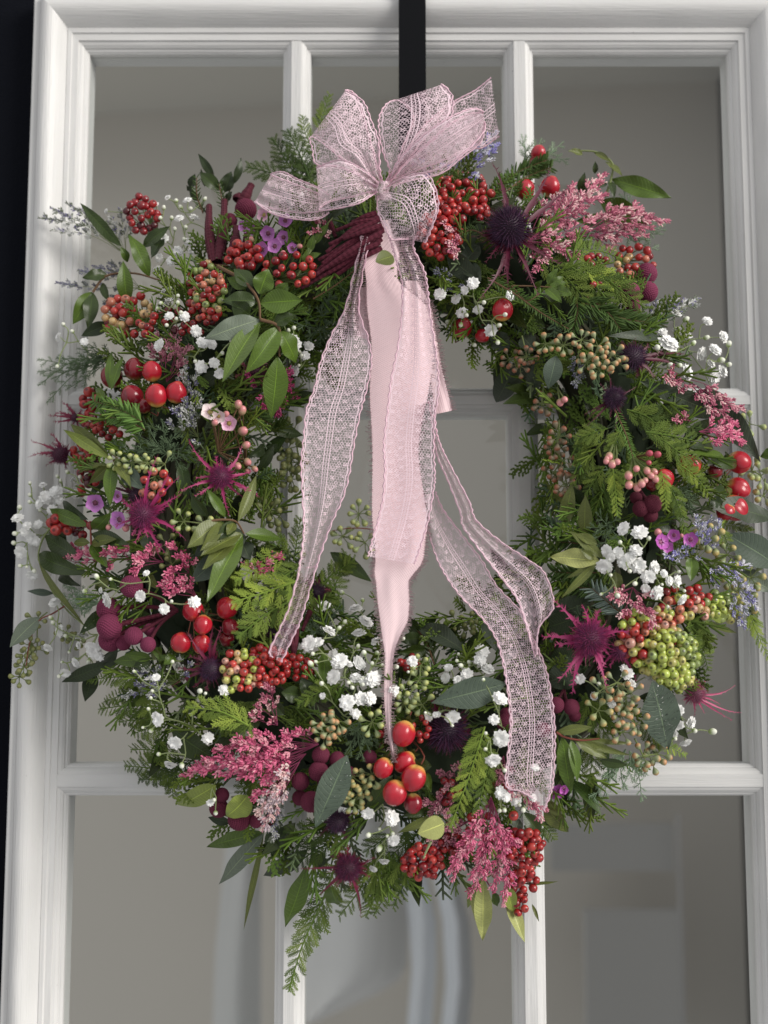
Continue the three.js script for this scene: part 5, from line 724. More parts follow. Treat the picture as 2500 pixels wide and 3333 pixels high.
cedar('cedar between the pepperberries and the white blooms', 'mid', [[700, 640], [560, 690], [430, 760]], 110, 14); cedar('fern like cedar among the white blooms', 'mid', [[730, 520], [760, 560], [690, 640]], 80, 12); cedar('cedar under the pink limonium at lower left centre', 'mid', [[200, 760], [60, 850], [-60, 940]], 120, 6); cedar('cedar left of the wine globes at lower centre', 'mid', [[260, 1200], [120, 1280], [20, 1400]], 120, 4);
juniper('thick blue green juniper below the silk ribbon', 'jun', [820, 880], [[845, 1110], [740, 1060], [930, 1010], [790, 990], [880, 1050], [700, 960]], 90, 12); juniper('blue green juniper behind the white blooms', 'jun', [600, 330], [[480, 200], [520, 300], [700, 130], [760, 330], [450, 280], [620, 200]], 90, 4);
limonium('small pink limonium rising by the red pepperberries', [300, 900], [[225, 620], [160, 770], [120, 830], [250, 870], [200, 700]], 'pink', 30, 16);
limonium('big pink limonium branch at the lower left of the wreath', [560, 1020], [[-316, 1227], [-250, 1180], [-170, 1110], [-100, 1060], [20, 1000], [60, 1120], [-60, 1210], [120, 960], [260, 1040], [-20, 1150], [330, 960], [420, 930]], 'hot', 36, 18, { sp: 1.1 }); limonium('pink limonium fan above the wine globes at lower left', [480, 1080], [[130, 1360], [100, 1230], [110, 1120], [230, 1150], [200, 1270], [330, 1180]], 'hot', 34, 18, { sp: 1.1 }); limonium('blush limonium plume curving down beside the wine globes', [440, 1130], [[200, 1560], [260, 1330], [230, 1420], [180, 1480], [320, 1220]], 'blush', 34, 20, { sp: 0.9 });
statice('slate statice tips below the blush plume', [360, 1280], [[215, 1570], [275, 1620], [300, 1480], [260, 1500]], 'lilac', 24, 8);

// ---------------------------------------------------------------- right middle
use('R5');
thistle('small grey sea holly with red bristles at upper right centre', 680, 185, 64, [[505, 335], [488, 375], [482, 300], [832, 110], [650, 28], [690, 392], [650, 330], [590, 90], [760, 330]], 'black', 16, { ax: .1, ay: .1, n: 320, hair: 1.3, bw: 0.13, extra: 26, xl: 0.9 });
leaves('two large dark leaves at the right below the white blooms', 'greydark', [[1370, 285, 838, 75, 150, 'greydark'], [1290, 170, 1612, 590, 160, 'greydark'], [1200, 140, 1420, 220, 90, 'greydark']], 10, { name: 'eucalyptus_branch', cat: 'eucalyptus branch', group: 'eucalyptus branches' });
limonium('pink limonium hanging below the bright white blooms at right', [1080, 30], [[1010, 80], [1100, 150], [1030, 20], [1150, 120], [1060, 110]], 'pink', 34, 16); limonium('long pink limonium drooping along the dark leaf at right', [1130, 60], [[1508, 265], [1310, 300], [1240, 200], [1400, 220], [1420, 320], [1340, 180]], 'pink', 34, 18); limonium('rose limonium below the dark leaf at the right edge', [1220, 400], [[1515, 470], [1475, 400], [1460, 340], [1350, 480], [1400, 370], [1300, 350]], 'hot', 34, 18); limonium('tiny pink limonium under the dark leaf at right', [1180, 340], [[1050, 325], [1100, 290]], 'pink', 28, 14);
cedar('bright cedar tip left of the salmon buds', 'bright', [[640, 380], [540, 410], [440, 450]], 110, 12); cedar('bright cedar hanging straight down below the salmon buds', 'lime', [[670, 620], [690, 770], [702, 940]], 90, 20); cedar('cedar hanging at the inner edge at right', 'mid', [[560, 540], [480, 620], [430, 740]], 110, 8); cedar('cedar left of the grey spiky sea holly', 'mid', [[560, 380], [500, 470], [430, 560]], 100, 8); cedar('broad cedar right of the salmon buds', 'bright', [[880, 400], [1060, 430], [1290, 480]], 140, 10); cedar('cedar below the large dark leaf at right', 'dark', [[840, 280], [1050, 330], [1260, 390]], 150, 6); cedar('bright cedar over the right red hypericum', 'bright', [[1000, 460], [1110, 540], [1230, 580]], 110, 16); cedar('long bright cedar hanging to the violet statice', 'bright', [[1020, 720], [1090, 870], [1140, 1040]], 90, 20); cedar('bright cedar pointing right below the hypericum', 'lime', [[1080, 600], [1190, 680], [1310, 830]], 100, 14); cedar('lime cedar tip before the dark plum globe', 'lime', [[980, 650], [1000, 760], [1012, 900]], 80, 22); cedar('bright cedar above the salmon buds', 'bright', [[720, 400], [690, 470], [650, 560]], 100, 14); cedar('cedar right of the grey spiky sea holly', 'mid', [[760, 260], [880, 300], [980, 380]], 140, 8); cedar('cedar low at the inner right edge', 'mid', [[620, 620], [560, 700], [500, 800]], 110, 6); cedar('cedar in the middle under the salmon buds', 'mid', [[760, 540], [860, 600], [980, 640]], 120, 6);
wax('salmon waxflower buds hanging on the bright cedar at left', [690, 440], [], [[650, 558, 26], [632, 588, 22], [670, 608, 27], [702, 592, 23], [636, 570, 18]], 'pink', 24, { sm: 'green' }); wax('salmon waxflower bud cluster above the dark plum globe', [800, 560], [], [[773, 680, 29], [776, 740, 29], [823, 636, 24], [827, 755, 29], [857, 731, 27], [890, 650, 25], [915, 680, 24], [945, 702, 24], [938, 655, 22], [880, 710, 20]], 'pink', 24, { sm: 'green' }); wax('rose waxflower buds up right of the salmon cluster', [820, 560], [], [[906, 538, 23], [957, 545, 24], [902, 598, 19]], 'pink', 22, { sm: 'brown', dark: true }); wax('two rose waxflower buds left of the grey spiky sea holly', [320, 120], [], [[338, 217, 25], [367, 196, 23]], 'pink', 18, { sm: 'green' });
needles('rosemary stems running down to the salmon buds', 'needleBright', [[690, 270], [760, 430], [800, 560]], 44, 18, { gap: 0.16, name: 'rosemary_sprig', cat: 'rosemary sprig', sr: 6 });
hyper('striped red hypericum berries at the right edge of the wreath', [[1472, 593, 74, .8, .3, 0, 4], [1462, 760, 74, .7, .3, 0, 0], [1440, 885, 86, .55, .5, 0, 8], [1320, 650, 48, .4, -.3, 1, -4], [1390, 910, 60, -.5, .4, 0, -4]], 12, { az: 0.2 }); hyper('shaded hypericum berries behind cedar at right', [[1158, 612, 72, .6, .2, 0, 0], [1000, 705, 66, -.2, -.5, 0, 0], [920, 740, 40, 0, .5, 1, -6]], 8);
leaves('small green leaves over the right edge hypericum', 'deep', [[1390, 570, 1160, 532, 60, 'fresh'], [1300, 600, 1465, 600, 76, 'deep'], [1400, 610, 1260, 600, 60, 'dark'], [1310, 780, 1400, 800, 90, 'deep'], [1420, 800, 1390, 750, 40, 'olive'], [1290, 830, 1370, 870, 70, 'dark'], [1310, 500, 1160, 500, 60, 'dark']], 18, { round: 1 });
leaves('broad grey leaves at the far right below the hypericum', 'grey', [[1290, 860, 1720, 965, 165, 'greydark'], [1400, 1050, 1720, 1265, 200, 'grey'], [1470, 1290, 1690, 1415, 130, 'pale'], [1610, 560, 1760, 500, 80, 'fresh']], 6, { name: 'eucalyptus_branch', cat: 'eucalyptus branch', group: 'eucalyptus branches', nx: 0, fold: 0.15 });
seeds('yellow green seeds at the far right edge', 1600, 660, 80, 70, 11, 24, 'green', 8, [1540, 590]); seeds('seeds crossing the right stile above the hypericum', 1540, 350, 28, 70, 5, 24, 'green', 4, [1500, 420]); seeds('seeds low on the right stile beside the grey leaf', 1640, 810, 40, 70, 5, 24, 'gold', 4, [1640, 700]); seeds('gold green seeds among the violet statice', 1290, 1080, 70, 60, 9, 25, 'gold', 14, [1200, 1080]); seeds('green seeds right of the violet statice', 1490, 1320, 80, 60, 12, 25, 'gold', 12, [1380, 1240]); seeds('green seeds at the lower right of the violet statice', 1530, 1440, 80, 70, 11, 25, 'gold', 10, [1420, 1340]); seeds('green seeds above the grey leaf at far right', 1400, 1190, 80, 40, 6, 24, 'gold', 12, [1330, 1180]);
seeds('rusty seed chain hanging at the inner right edge', 330, 580, 80, 200, 32, 22, 'rust', 8, [330, 330]); seeds('rusty seeds low on the inner right edge', 370, 730, 45, 40, 6, 22, 'rust', 6, [360, 640]); seeds('rusty seeds above the inner dark leaf at right', 210, 200, 50, 55, 7, 22, 'rust', 6, [230, 120]);
balls('dark plum globes under the salmon buds', [[925, 860, 60, 4], [850, 890, 52, 2], [912, 930, 48, 0], [820, 820, 40, -6]], [840, 760], 'dark', 10, 0.4);
gyp("dense white baby's breath at the right centre", [830, 1180], [[740, 1015, 48], [845, 1037, 54], [820, 1150, 44], [630, 1160, 44], [700, 1167, 46], [745, 1227, 48], [620, 1257, 50], [835, 1252, 54], [935, 1267, 52], [900, 1322, 46], [1030, 1347, 38], [1080, 1352, 46], [880, 1397, 34], [955, 1425, 54], [1115, 1470, 36], [780, 1200, 40], [660, 1200, 34], [1000, 1300, 30]], [[900, 1080, 18], [720, 1105, 17], [780, 1285], [660, 1310, 14], [815, 1365, 20], [700, 1440, 22], [600, 1432, 14], [720, 1405, 13], [1125, 1410, 14], [1020, 1510, 14], [1090, 1290, 13], [985, 1370, 12]], 22);
wax('violet waxflowers right of the dense white blooms', [1060, 1180], [[980, 1100, 56], [1166, 1086, 50], [1062, 1058, 44], [1020, 1130, 40]], [[960, 1040, 26], [1110, 1060, 14]], 'violet', 20);
statice('violet statice right of the violet waxflowers', [1190, 1230], [[1360, 965], [1200, 930], [1000, 1195], [1215, 1205], [1130, 1120], [1260, 980], [1060, 1160], [1300, 940]], 'blue', 26, 18); statice('violet statice hanging at the right edge of the wreath', [1270, 1210], [[1550, 1245], [1570, 1410], [1345, 1385], [1430, 1260], [1480, 1340], [1400, 1320], [1330, 1290]], 'blue', 26, 16); statice('violet statice tip drooping over the right pane', [1400, 1340], [[1510, 1645], [1560, 1480], [1440, 1450], [1530, 1560], [1600, 1530]], 'blue', 26, 14);
leaves('pale yellow green leaf sprig pointing into the hole at right', 'olive', [[588, 1222, 275, 1198, 118, 'yellow'], [612, 1205, 398, 1030, 66, 'olive'], [572, 1232, 345, 1458, 50, 'olive'], [575, 1115, 428, 1050, 62, 'olive'], [580, 1240, 380, 1330, 40, 'olive'], [560, 1210, 470, 1150, 50, 'olive']], 22, { nx: -0.1, bow: 0.05 }); leaves('olive mottled leaves at the inner right edge', 'olive', [[365, 1012, 415, 720, 92, 'olive'], [492, 1055, 500, 800, 88, 'olive'], [370, 865, 242, 722, 50, 'olive'], [350, 1020, 310, 920, 40, 'pale']], 8, { bow: 0.04 });
leaves('small green leaf among the violet statice', 'fresh', [[1172, 1205, 1170, 1352, 80, 'fresh']], 22, { name: 'single_leaf', cat: 'leaf', round: 1 }); leaves('olive leaf under the dense white blooms', 'olive', [[690, 1290, 690, 1412, 80, 'olive']], 10, { name: 'single_leaf', cat: 'leaf' });
needles('dark fir sprig pointing left under the pale yellow leaf', 'needle', [[640, 1290], [480, 1300], [290, 1290]], 110, 2, { gap: 0.06 }); needles('dark fir sprig pointing left above the pale yellow leaf', 'needle', [[600, 1120], [460, 1110], [310, 1100]], 110, 0, { gap: 0.06 }); needles('grey backed fir sprig above the big magenta sea holly', 'needleGrey', [[730, 1560], [640, 1480], [545, 1400]], 120, 12, { gap: 0.055, w: 0.06 }); needles('dark fir sprig low at the inner right edge', 'needle', [[640, 1400], [460, 1390], [300, 1350]], 100, 0, { gap: 0.07 });
juniper('grey green juniper above the dense white blooms', 'jun', [640, 1000], [[580, 930], [600, 1000], [560, 1080], [700, 1080], [620, 1130], [530, 1010], [700, 960]], 80, 12); juniper('pale juniper behind the right edge hypericum', 'jun', [1080, 760], [[1180, 720], [1260, 800], [1120, 800], [1200, 850], [1060, 900], [1160, 900]], 80, 8);
cedar('bright cedar tip on the right stile above the grey leaf', 'lime', [[1350, 990], [1440, 1000], [1550, 1020]], 70, 8); cedar('bright cedar by the grey leaf at far right', 'bright', [[1360, 1020], [1390, 1080], [1410, 1150]], 80, 8); cedar('bright cedar hanging at the far right over the stile', 'lime', [[1540, 1550], [1590, 1680], [1680, 1880]], 90, 10); cedar('cedar under the violet statice at the right edge', 'bright', [[1560, 1480], [1560, 1580], [1560, 1660]], 70, 8);
leaves('yellow green leaf beneath the violet statice at right', 'olive', [[1240, 1520, 1400, 1590, 66, 'lime'], [1260, 1600, 1460, 1680, 40, 'olive']], 10, { name: 'leaf_pair' });

// ---------------------------------------------------------------- lower right
use('S2');
leaves('very dark broad leaves behind the big magenta sea holly', 'dark', [[650, 95, 380, 190, 150, 'greydark'], [400, 250, 600, 180, 120, 'dark'], [400, 560, 600, 470, 150, 'greydark'], [420, 420, 600, 420, 110, 'dark']], -2, { name: 'eucalyptus_branch', cat: 'eucalyptus branch', group: 'eucalyptus branches' });
thistle('big magenta sea holly at the right between lace and pepperberries', 645, 315, 96, [[432, 82, 10], [362, 300], [598, 110, 8], [768, 255], [742, 612, 6], [545, 640], [460, 565], [700, 140], [880, 270], [440, 345], [730, 480], [560, 200]], 'magenta', 26, { ax: -.15, ay: -.05, n: 300, bw: 0.21, extra: 28 });
thistle('second magenta sea holly tucked under the turning pepperberries', 815, 385, 54, [[912, 562], [862, 450], [760, 480], [700, 500], [880, 340]], 'magenta', 14, { n: 110 });
berries('upper red and tan pepperberries under the dense white blooms', 1180, 150, 130, 80, 18, 27, 'turn', 12, { sy: -40 }); berries('red and tan pepperberries right of the big magenta sea holly', 905, 300, 100, 140, 32, 27, 'turn', 16, { sx: 60, sy: -80 }); berries('middle green and tan pepperberries at right', 1060, 250, 90, 110, 26, 25, 'turn', 12, { sy: -60 }); berries('large drooping green pepperberry cluster at right', 1120, 420, 140, 150, 66, 26, 'green', 20, { sy: -120 }); berries('lowest green pepperberries touching the wet grey leaf', 1130, 545, 90, 60, 16, 25, 'green', 18, { sy: -80 }); berries('left green pepperberries above the orange seeds', 960, 450, 60, 60, 11, 25, 'green', 14, { sy: -60 });
berries('dull olive pepperberries under the violet statice', 1400, 130, 130, 80, 26, 26, 'olive', 8); berries('red pepperberries scattered under the white blooms at right', 1200, 60, 130, 50, 9, 26, 'red', 10);
limonium('pink limonium hanging above the turning pepperberries', [890, 20], [[755, 85], [830, 185], [1022, 240], [960, 70], [870, 110], [930, 160], [800, 60], [990, 180]], 'pink', 32, 20);
thistle('magenta sea holly with long arms over the lower right pane', 1245, 628, 58, [[1480, 572], [1518, 735], [1465, 780], [1255, 535], [1180, 665], [1240, 755], [1390, 690], [1330, 545], [1300, 740]], 'rose', 16, { ax: .2, ay: .1, n: 230, bw: 0.14 });
leaves('large grey leaf covered with water drops at lower right', 'grey', [[1000, 555, 1088, 940, 215, 'grey']], 22, { name: 'eucalyptus_leaf', cat: 'eucalyptus leaf', group: 'eucalyptus leaves', nx: 0.05, fold: 0.12, bow: 0.03, twist: 0.1, drops: 170 });
seeds('orange seeds under the second magenta sea holly', 800, 600, 105, 80, 15, 19, 'orange', 18, [740, 560]); seeds('orange seed chain left of the water dropped leaf', 870, 745, 100, 130, 30, 20, 'orange', 16, [800, 640]); seeds('lowest orange seeds over the right cross bar', 985, 990, 80, 85, 17, 21, 'orange', 14, [900, 880]); seeds('single orange seeds left of the chain at lower right', 690, 720, 30, 60, 5, 20, 'gold', 14, [720, 640]);
balls('dusky plum globes right of the long lace tail', [[455, 690, 46], [542, 702, 46], [560, 750, 34, -4]], [500, 600], 'wine', 8, 0.35); balls('plum globes half hidden by the long lace tail', [[165, 790, 50], [170, 740, 36, -6], [380, 830, 44]], [240, 700], 'wine', 2, 0);
gyp("baby's breath around the long armed sea holly at lower right", [1130, 700], [[1220, 790, 42], [1190, 905, 32], [1140, 800, 42], [1155, 720, 30], [1120, 850, 28]], [[1342, 840, 24], [1240, 835, 18], [1130, 880, 15]], 12); gyp("baby's breath beneath the pepperberries at lower right", [860, 600], [[860, 510, 34], [995, 515, 36], [590, 540, 34], [770, 685, 28], [880, 570, 28], [670, 640, 26], [840, 480, 30]], [[700, 570, 16], [930, 590, 13]], 10);
gyp("baby's breath left of the long lace tail, lower", [160, 820], [[137, 652, 44], [97, 1002, 44], [140, 880, 46], [100, 772, 30]], [[55, 850, 13], [55, 940, 14], [160, 1060, 16], [40, 545, 16]], 22);
leaves('olive leaf sprig hanging right of the long lace tail', 'olive', [[458, 842, 662, 815, 54, 'olive'], [490, 870, 540, 1195, 92, 'fresh'], [540, 885, 575, 1130, 70, 'fresh'], [555, 885, 880, 975, 40, 'olive'], [560, 890, 745, 995, 60, 'olive'], [580, 880, 900, 910, 30, 'olive'], [700, 1000, 860, 1030, 60, 'deep']], 14, { stem: [[[455, 845], [500, 870], [600, 890], [700, 880]]], sm: 'red', sr: 7, bow: 0.04 });
cedar('cedar hanging behind the orange seeds at lower right', 'mid', [[620, 620], [680, 760], [740, 860]], 150, 4); cedar('fine cedar hanging above the right cross bar', 'mid', [[640, 860], [660, 980], [640, 1130]], 120, 4); cedar('cedar tip under the water dropped leaf', 'lime', [[1000, 860], [1090, 920], [1195, 980]], 80, 10); cedar('cedar left tip under the green pepperberries', 'bright', [[1200, 290], [1280, 300], [1360, 310]], 80, 8); cedar('cedar right of the green pepperberries', 'bright', [[1210, 340], [1290, 400], [1320, 495]], 100, 8); cedar('cedar behind the wet leaf at lower right', 'bright', [[940, 780], [1000, 870], [1010, 960]], 90, 4); cedar('cedar right above the green pepperberries', 'bright', [[1190, 250], [1270, 220], [1340, 200]], 70, 8); cedar('cedar tip low right of the green pepperberries', 'bright', [[1210, 380], [1280, 370], [1350, 380]], 70, 6);
juniper('pale green juniper dangling over the right cross bar, longer', 'junPale', [850, 940], [[648, 1265], [700, 1180], [760, 1120], [840, 1170], [720, 1230]], 70, 8); juniper('pale green juniper dangling over the right cross bar, shorter', 'junPale', [870, 950], [[940, 1235], [830, 1160], [900, 1120], [960, 1080]], 65, 8);
wax('small violet waxflower right of the long lace tail end', [480, 1120], [[470, 1180, 40], [500, 1165, 34], [440, 1195, 30]], [], 'violet', 2);

// ---------------------------------------------------------------- bottom
use('S4');
limonium('small rose limonium right of the bottom hypericum', [480, 330], [[245, 430], [362, 215], [290, 490], [400, 300], [340, 360], [440, 180], [380, 480], [320, 430]], 'dusty', 34, 8); limonium('great pink limonium cascade at the bottom of the wreath', [680, 380], [[410, 850], [430, 910], [545, 1010], [762, 1062], [850, 690], [830, 940], [600, 560], [760, 800], [620, 790], [700, 980], [540, 700], [690, 640], [480, 760], [640, 900], [790, 720], [560, 900]], 'hot', 36, 20, { sp: 1.2, fat: 0.8 }); limonium('pink limonium under the cut end of the long lace tail', [860, 300], [[1005, 525], [940, 435], [800, 350], [900, 360], [970, 460]], 'pink', 34, 14); limonium('pink limonium left of the long lace tail', [760, 120], [[720, 300], [780, 200], [740, 260], [700, 200]], 'dusty', 32, 10);
limonium('rose limonium behind the red berries at the bottom left', [560, 520], [[270, 640], [330, 700], [380, 590], [420, 660], [450, 580]], 'dusty', 34, 10);
cedar('lime cedar hanging beside the long lace tail', 'lime', [[640, -70], [570, 160], [500, 360], [415, 580]], 130, 20); cedar('second lime cedar hanging beside the long lace tail', 'bright', [[680, 40], [640, 260], [590, 500]], 120, 16); cedar('cedar shaded by the long lace tail at the bottom', 'mid', [[720, 100], [700, 240], [720, 340]], 90, 8);
gyp("baby's breath under the cut end of the long lace tail", [790, 330], [[745, 20, 42], [692, 145, 46], [840, 395, 42], [740, 350, 40], [960, 190, 30], [780, 380, 34], [950, 385, 28]], [[885, 460, 20], [735, 465, 17], [765, 460, 17], [645, 75, 14], [860, 430, 14]], 18);
berries('red berry cluster at the lower right end of the bottom', 890, 700, 120, 120, 27, 27, 'red', 14, { sx: -100, sy: -140, sm: 'red' }); berries('red berries lower on the bottom right twig', 880, 900, 100, 75, 13, 28, 'red', 12, { sx: -100, sy: -120, sm: 'red' }); berries('lowest hanging red berries at the bottom right', 875, 1060, 42, 70, 7, 26, 'red', 10, { sy: -120, sm: 'red' }); berries('red berry cluster left of the pink cascade', 240, 790, 130, 100, 28, 27, 'red', 12, { sx: 120, sy: -120, sm: 'red' }); berries('red berries above the pink cascade at left', 450, 680, 90, 60, 11, 26, 'dark', 10, { sm: 'red' }); berries('red berries showing through the pink cascade', 620, 620, 150, 130, 10, 25, 'red', 10, { sm: 'red' }); berries('red berries beneath the rose limonium at the bottom', 420, 340, 60, 80, 6, 26, 'dark', 8); berries('one bright red berry below the cut lace end', 822, 480, 20, 20, 1, 28, 'red', 18); berries('red berries beside the lime cedar under the lace', 740, 290, 40, 60, 5, 25, 'dark', 6);
leaves('pale yellow leaf lying above the bottom red berries', 'yellow', [[382, 545, 214, 610, 140, 'yellow']], 26, { round: 1, name: 'single_leaf', cat: 'leaf', nx: 0.1, fold: 0.08, stem: [[[300, 660], [270, 720], [250, 770]]], sm: 'pale', sr: 8 });
leaves('pale hanging leaves below the pink cascade', 'lime', [[632, 895, 625, 1288, 112, 'yellow'], [622, 890, 578, 1162, 90, 'yellow'], [600, 900, 530, 1085, 56, 'lime'], [762, 985, 895, 1305, 96, 'yellow'], [770, 930, 820, 1110, 90, 'lime'], [690, 980, 722, 1075, 56, 'fresh'], [940, 1060, 985, 1172, 24, 'olive'], [880, 930, 1110, 915, 24, 'olive']], 8, { stem: [[[640, 860], [632, 900]], [[640, 890], [690, 980]]], sm: 'pink', sr: 6, bow: 0.03 });
leaves('green leaves right of the cut end of the long lace tail', 'fresh', [[1020, 430, 1172, 602, 108, 'olive'], [1040, 395, 1132, 505, 66, 'olive'], [880, 470, 992, 622, 90, 'deep'], [300, 495, 85, 608, 54, 'olive'], [280, 465, 105, 500, 40, 'deep'], [860, 520, 830, 600, 70, 'pale']], 6); cedar('small cedar right of the red berry cluster at the bottom', 'mid', [[960, 520], [1030, 580], [1082, 650]], 90, 2);
use('S3');
thistle('burgundy sea holly lowest on the wreath', 1040, 635, 84, [[722, 640], [818, 835], [1118, 955, 4], [1222, 558], [1040, 480], [950, 510], [1185, 690], [1120, 780], [960, 760]], 'wine', 18, { ax: 0, ay: 0, n: 300, hair: .9, bw: 0.15, extra: 26 });
cedar('long dark cedar hanging lowest past the glazing bar', 'bright', [[960, 620], [870, 860], [760, 1100], [664, 1412]], 190, 4); cedar('cedar fan hanging left of the pink cascade', 'bright', [[1180, 600], [1120, 760], [980, 945]], 170, 6); cedar('middle of the cedar fan below the bottom sea holly', 'bright', [[1240, 560], [1230, 760], [1150, 950]], 150, 6); cedar('right part of the cedar fan at the bottom', 'bright', [[1300, 540], [1300, 740], [1200, 940]], 150, 6); cedar('cedar fan tip under the bottom red berries', 'bright', [[1340, 540], [1390, 680], [1325, 895]], 150, 6); cedar('dark cedar pointing left at the bottom', 'dark', [[960, 420], [800, 410], [640, 405]], 140, 0); cedar('dark cedar hanging left of the bottom sea holly', 'dark', [[940, 470], [820, 530], [705, 620]], 150, 0); cedar('short cedar tip below the bottom berries', 'bright', [[1380, 640], [1420, 700], [1435, 780]], 80, 6); cedar('dark cedar over the bottom sea holly', 'dark', [[1300, 420], [1240, 470], [1160, 520]], 140, 4); cedar('shaded cedar left of the bottom red berries', 'dark', [[1480, 420], [1400, 480], [1310, 560]], 140, 2);
leaves('narrow pointed leaf sprig hanging at the lower left', 'deep', [[505, 405, 142, 502, 96, 'fresh'], [505, 415, 222, 738, 104, 'pale'], [503, 430, 378, 1028, 40, 'olive'], [300, 345, 150, 312, 60, 'dark'], [560, 360, 562, 560, 100, 'dark'], [782, 520, 502, 686, 112, 'dark'], [600, 330, 620, 520, 60, 'dark']], 2, { stem: [[[560, 300], [515, 390], [500, 420]]], sm: 'green', sr: 6, bow: 0.03 });
leaves('broad leaf in front of the glazing bar at the bottom', 'deep', [[772, 620, 640, 1006, 140, 'fresh'], [930, 750, 975, 870, 110, 'fresh'], [880, 540, 820, 640, 90, 'dark']], 0, { bow: 0.04 });
gyp("baby's breath on thin arched stems at the bottom", [1260, 230], [[1165, 290, 42], [1320, 320, 48], [1330, 462, 44], [1270, 590, 36], [1200, 640, 30]], [[1170, 425, 22], [1240, 507, 24], [1240, 385, 15], [1322, 415, 18], [1290, 430, 14]], 14);
statice('pale statice tip hanging over the left glazing bar', [560, 260], [[562, 470], [512, 390], [620, 280], [590, 360]], 'lilac', 26, 8);
balls('wine globes shaded above the bottom dark leaves', [[540, 330, 40, -6]], [560, 280], 'dark', 2, 0);

// ---------------------------------------------------------------- strap, lace bow and tails, silk ribbon
const netDraw = (g, w, h, fat) => {
  g.fillStyle = '#000'; g.fillRect(0, 0, w, h); g.lineCap = 'round'; g.lineJoin = 'round'; seed = 77;
  const st = (lw, v, f) => { g.strokeStyle = `rgb(${v},${v},${v})`; g.lineWidth = lw * fat; g.beginPath(); f(); g.stroke(); };
  const nx = 17, ny = 24, cw = w / nx, ch = h / ny;                            // the net: long hexagons
  for (let j = 0; j < ny; j++) for (let i = -1; i <= nx; i++) { const x = (i + (j % 2) * 0.5) * cw + rr(-1, 1), y = j * ch; st(3.3, 245, () => { g.moveTo(x, y); g.lineTo(x, y + ch * 0.55); g.lineTo(x + cw / 2, y + ch); g.moveTo(x, y + ch * 0.55); g.lineTo(x - cw / 2, y + ch); }); }
  const cord = (x, amp, n, lw) => { st(lw, 255, () => { for (let k = 0; k <= 64; k++) { const y = k / 64 * h, xx = x + amp * Math.sin(k / 64 * n * 6.2832); k ? g.lineTo(xx, y) : g.moveTo(xx, y); } }); };
  cord(w * 0.445, 2.4, 16, 9); cord(w * 0.5, 2.4, 16, 6); cord(w * 0.555, 2.4, 16, 9);
  const scal = (side) => { st(10, 255, () => { for (let k = 0; k <= 96; k++) { const y = k / 96 * h, x = side < 0 ? w * (0.035 + 0.022 * Math.abs(Math.sin(k / 96 * 4 * Math.PI))) : w * (0.965 - 0.022 * Math.abs(Math.sin(k / 96 * 4 * Math.PI))); k ? g.lineTo(x, y) : g.moveTo(x, y); } }); };
  scal(-1); scal(1);
  [[0.12, 0], [0.235, 0.5], [0.345, 0.25], [0.655, 0.25], [0.765, 0.5], [0.88, 0]].forEach(([cx, ph], col) => {
    for (let r = 0; r < 3; r++) {
      const X = cx * w + (col % 2 ? 3 : -3), Y = ((r + ph) / 3 % 1) * h;
      for (const oy of [-h, 0, h]) {
        if (col === 1 || col === 4) { for (const [dx, dy] of [[-13, 0], [13, 0], [0, -13], [0, 13], [-13, 26], [13, 26], [0, 39]]) { g.fillStyle = '#fff'; g.fillRect(X + dx - 5 * fat, Y + oy + dy - 4.5 * fat, 10 * fat, 9 * fat); } st(3, 235, () => { g.moveTo(X - 22, Y + oy + 48); g.lineTo(X - 16, Y + oy + 110); g.moveTo(X + 22, Y + oy + 60); g.lineTo(X + 17, Y + oy + 128); }); }
        else { for (let k = -2; k <= 2; k++) st(2.1, 245, () => { g.moveTo(X, Y + oy); g.quadraticCurveTo(X + k * 15, Y + oy + 12, X + k * 17, Y + oy + 62 - Math.abs(k) * 7); }); st(3.4, 255, () => { g.moveTo(X - 36, Y + oy + 36); g.quadraticCurveTo(X - 24, Y + oy - 8, X, Y + oy); g.quadraticCurveTo(X + 24, Y + oy - 8, X + 36, Y + oy + 36); }); for (const s of [-1, 1]) { g.fillStyle = '#fff'; g.fillRect(X + s * 12 - 6, Y + oy + 92, 12, 10); g.fillRect(X + s * 12 - 6, Y + oy + 112, 12, 10); g.fillRect(X - 5, Y + oy + 102, 10, 10); } }
      }
    }
  });
};
const laceAlpha = canvasTex(512, 512, (g, w, h) => netDraw(g, w, h, 1.0));
const laceM = phy(C(0.87, 0.675, 0.745), 0.8, { alphaMap: laceAlpha, transparent: true, side: THREE.DoubleSide, sheen: 0.2, sheenColor: C(0.9, 0.75, 0.8), sheenRoughness: 0.5 });
const cordM = std(C(0.76, 0.52, 0.605), 0.85);
const silkM = phy(C(0.83, 0.635, 0.66), 0.95, { side: THREE.DoubleSide, bumpMap: weave, bumpScale: 0.00022, sheen: 0.1, sheenColor: C(1, 0.85, 0.85), sheenRoughness: 0.8, specularIntensity: 0.15 });
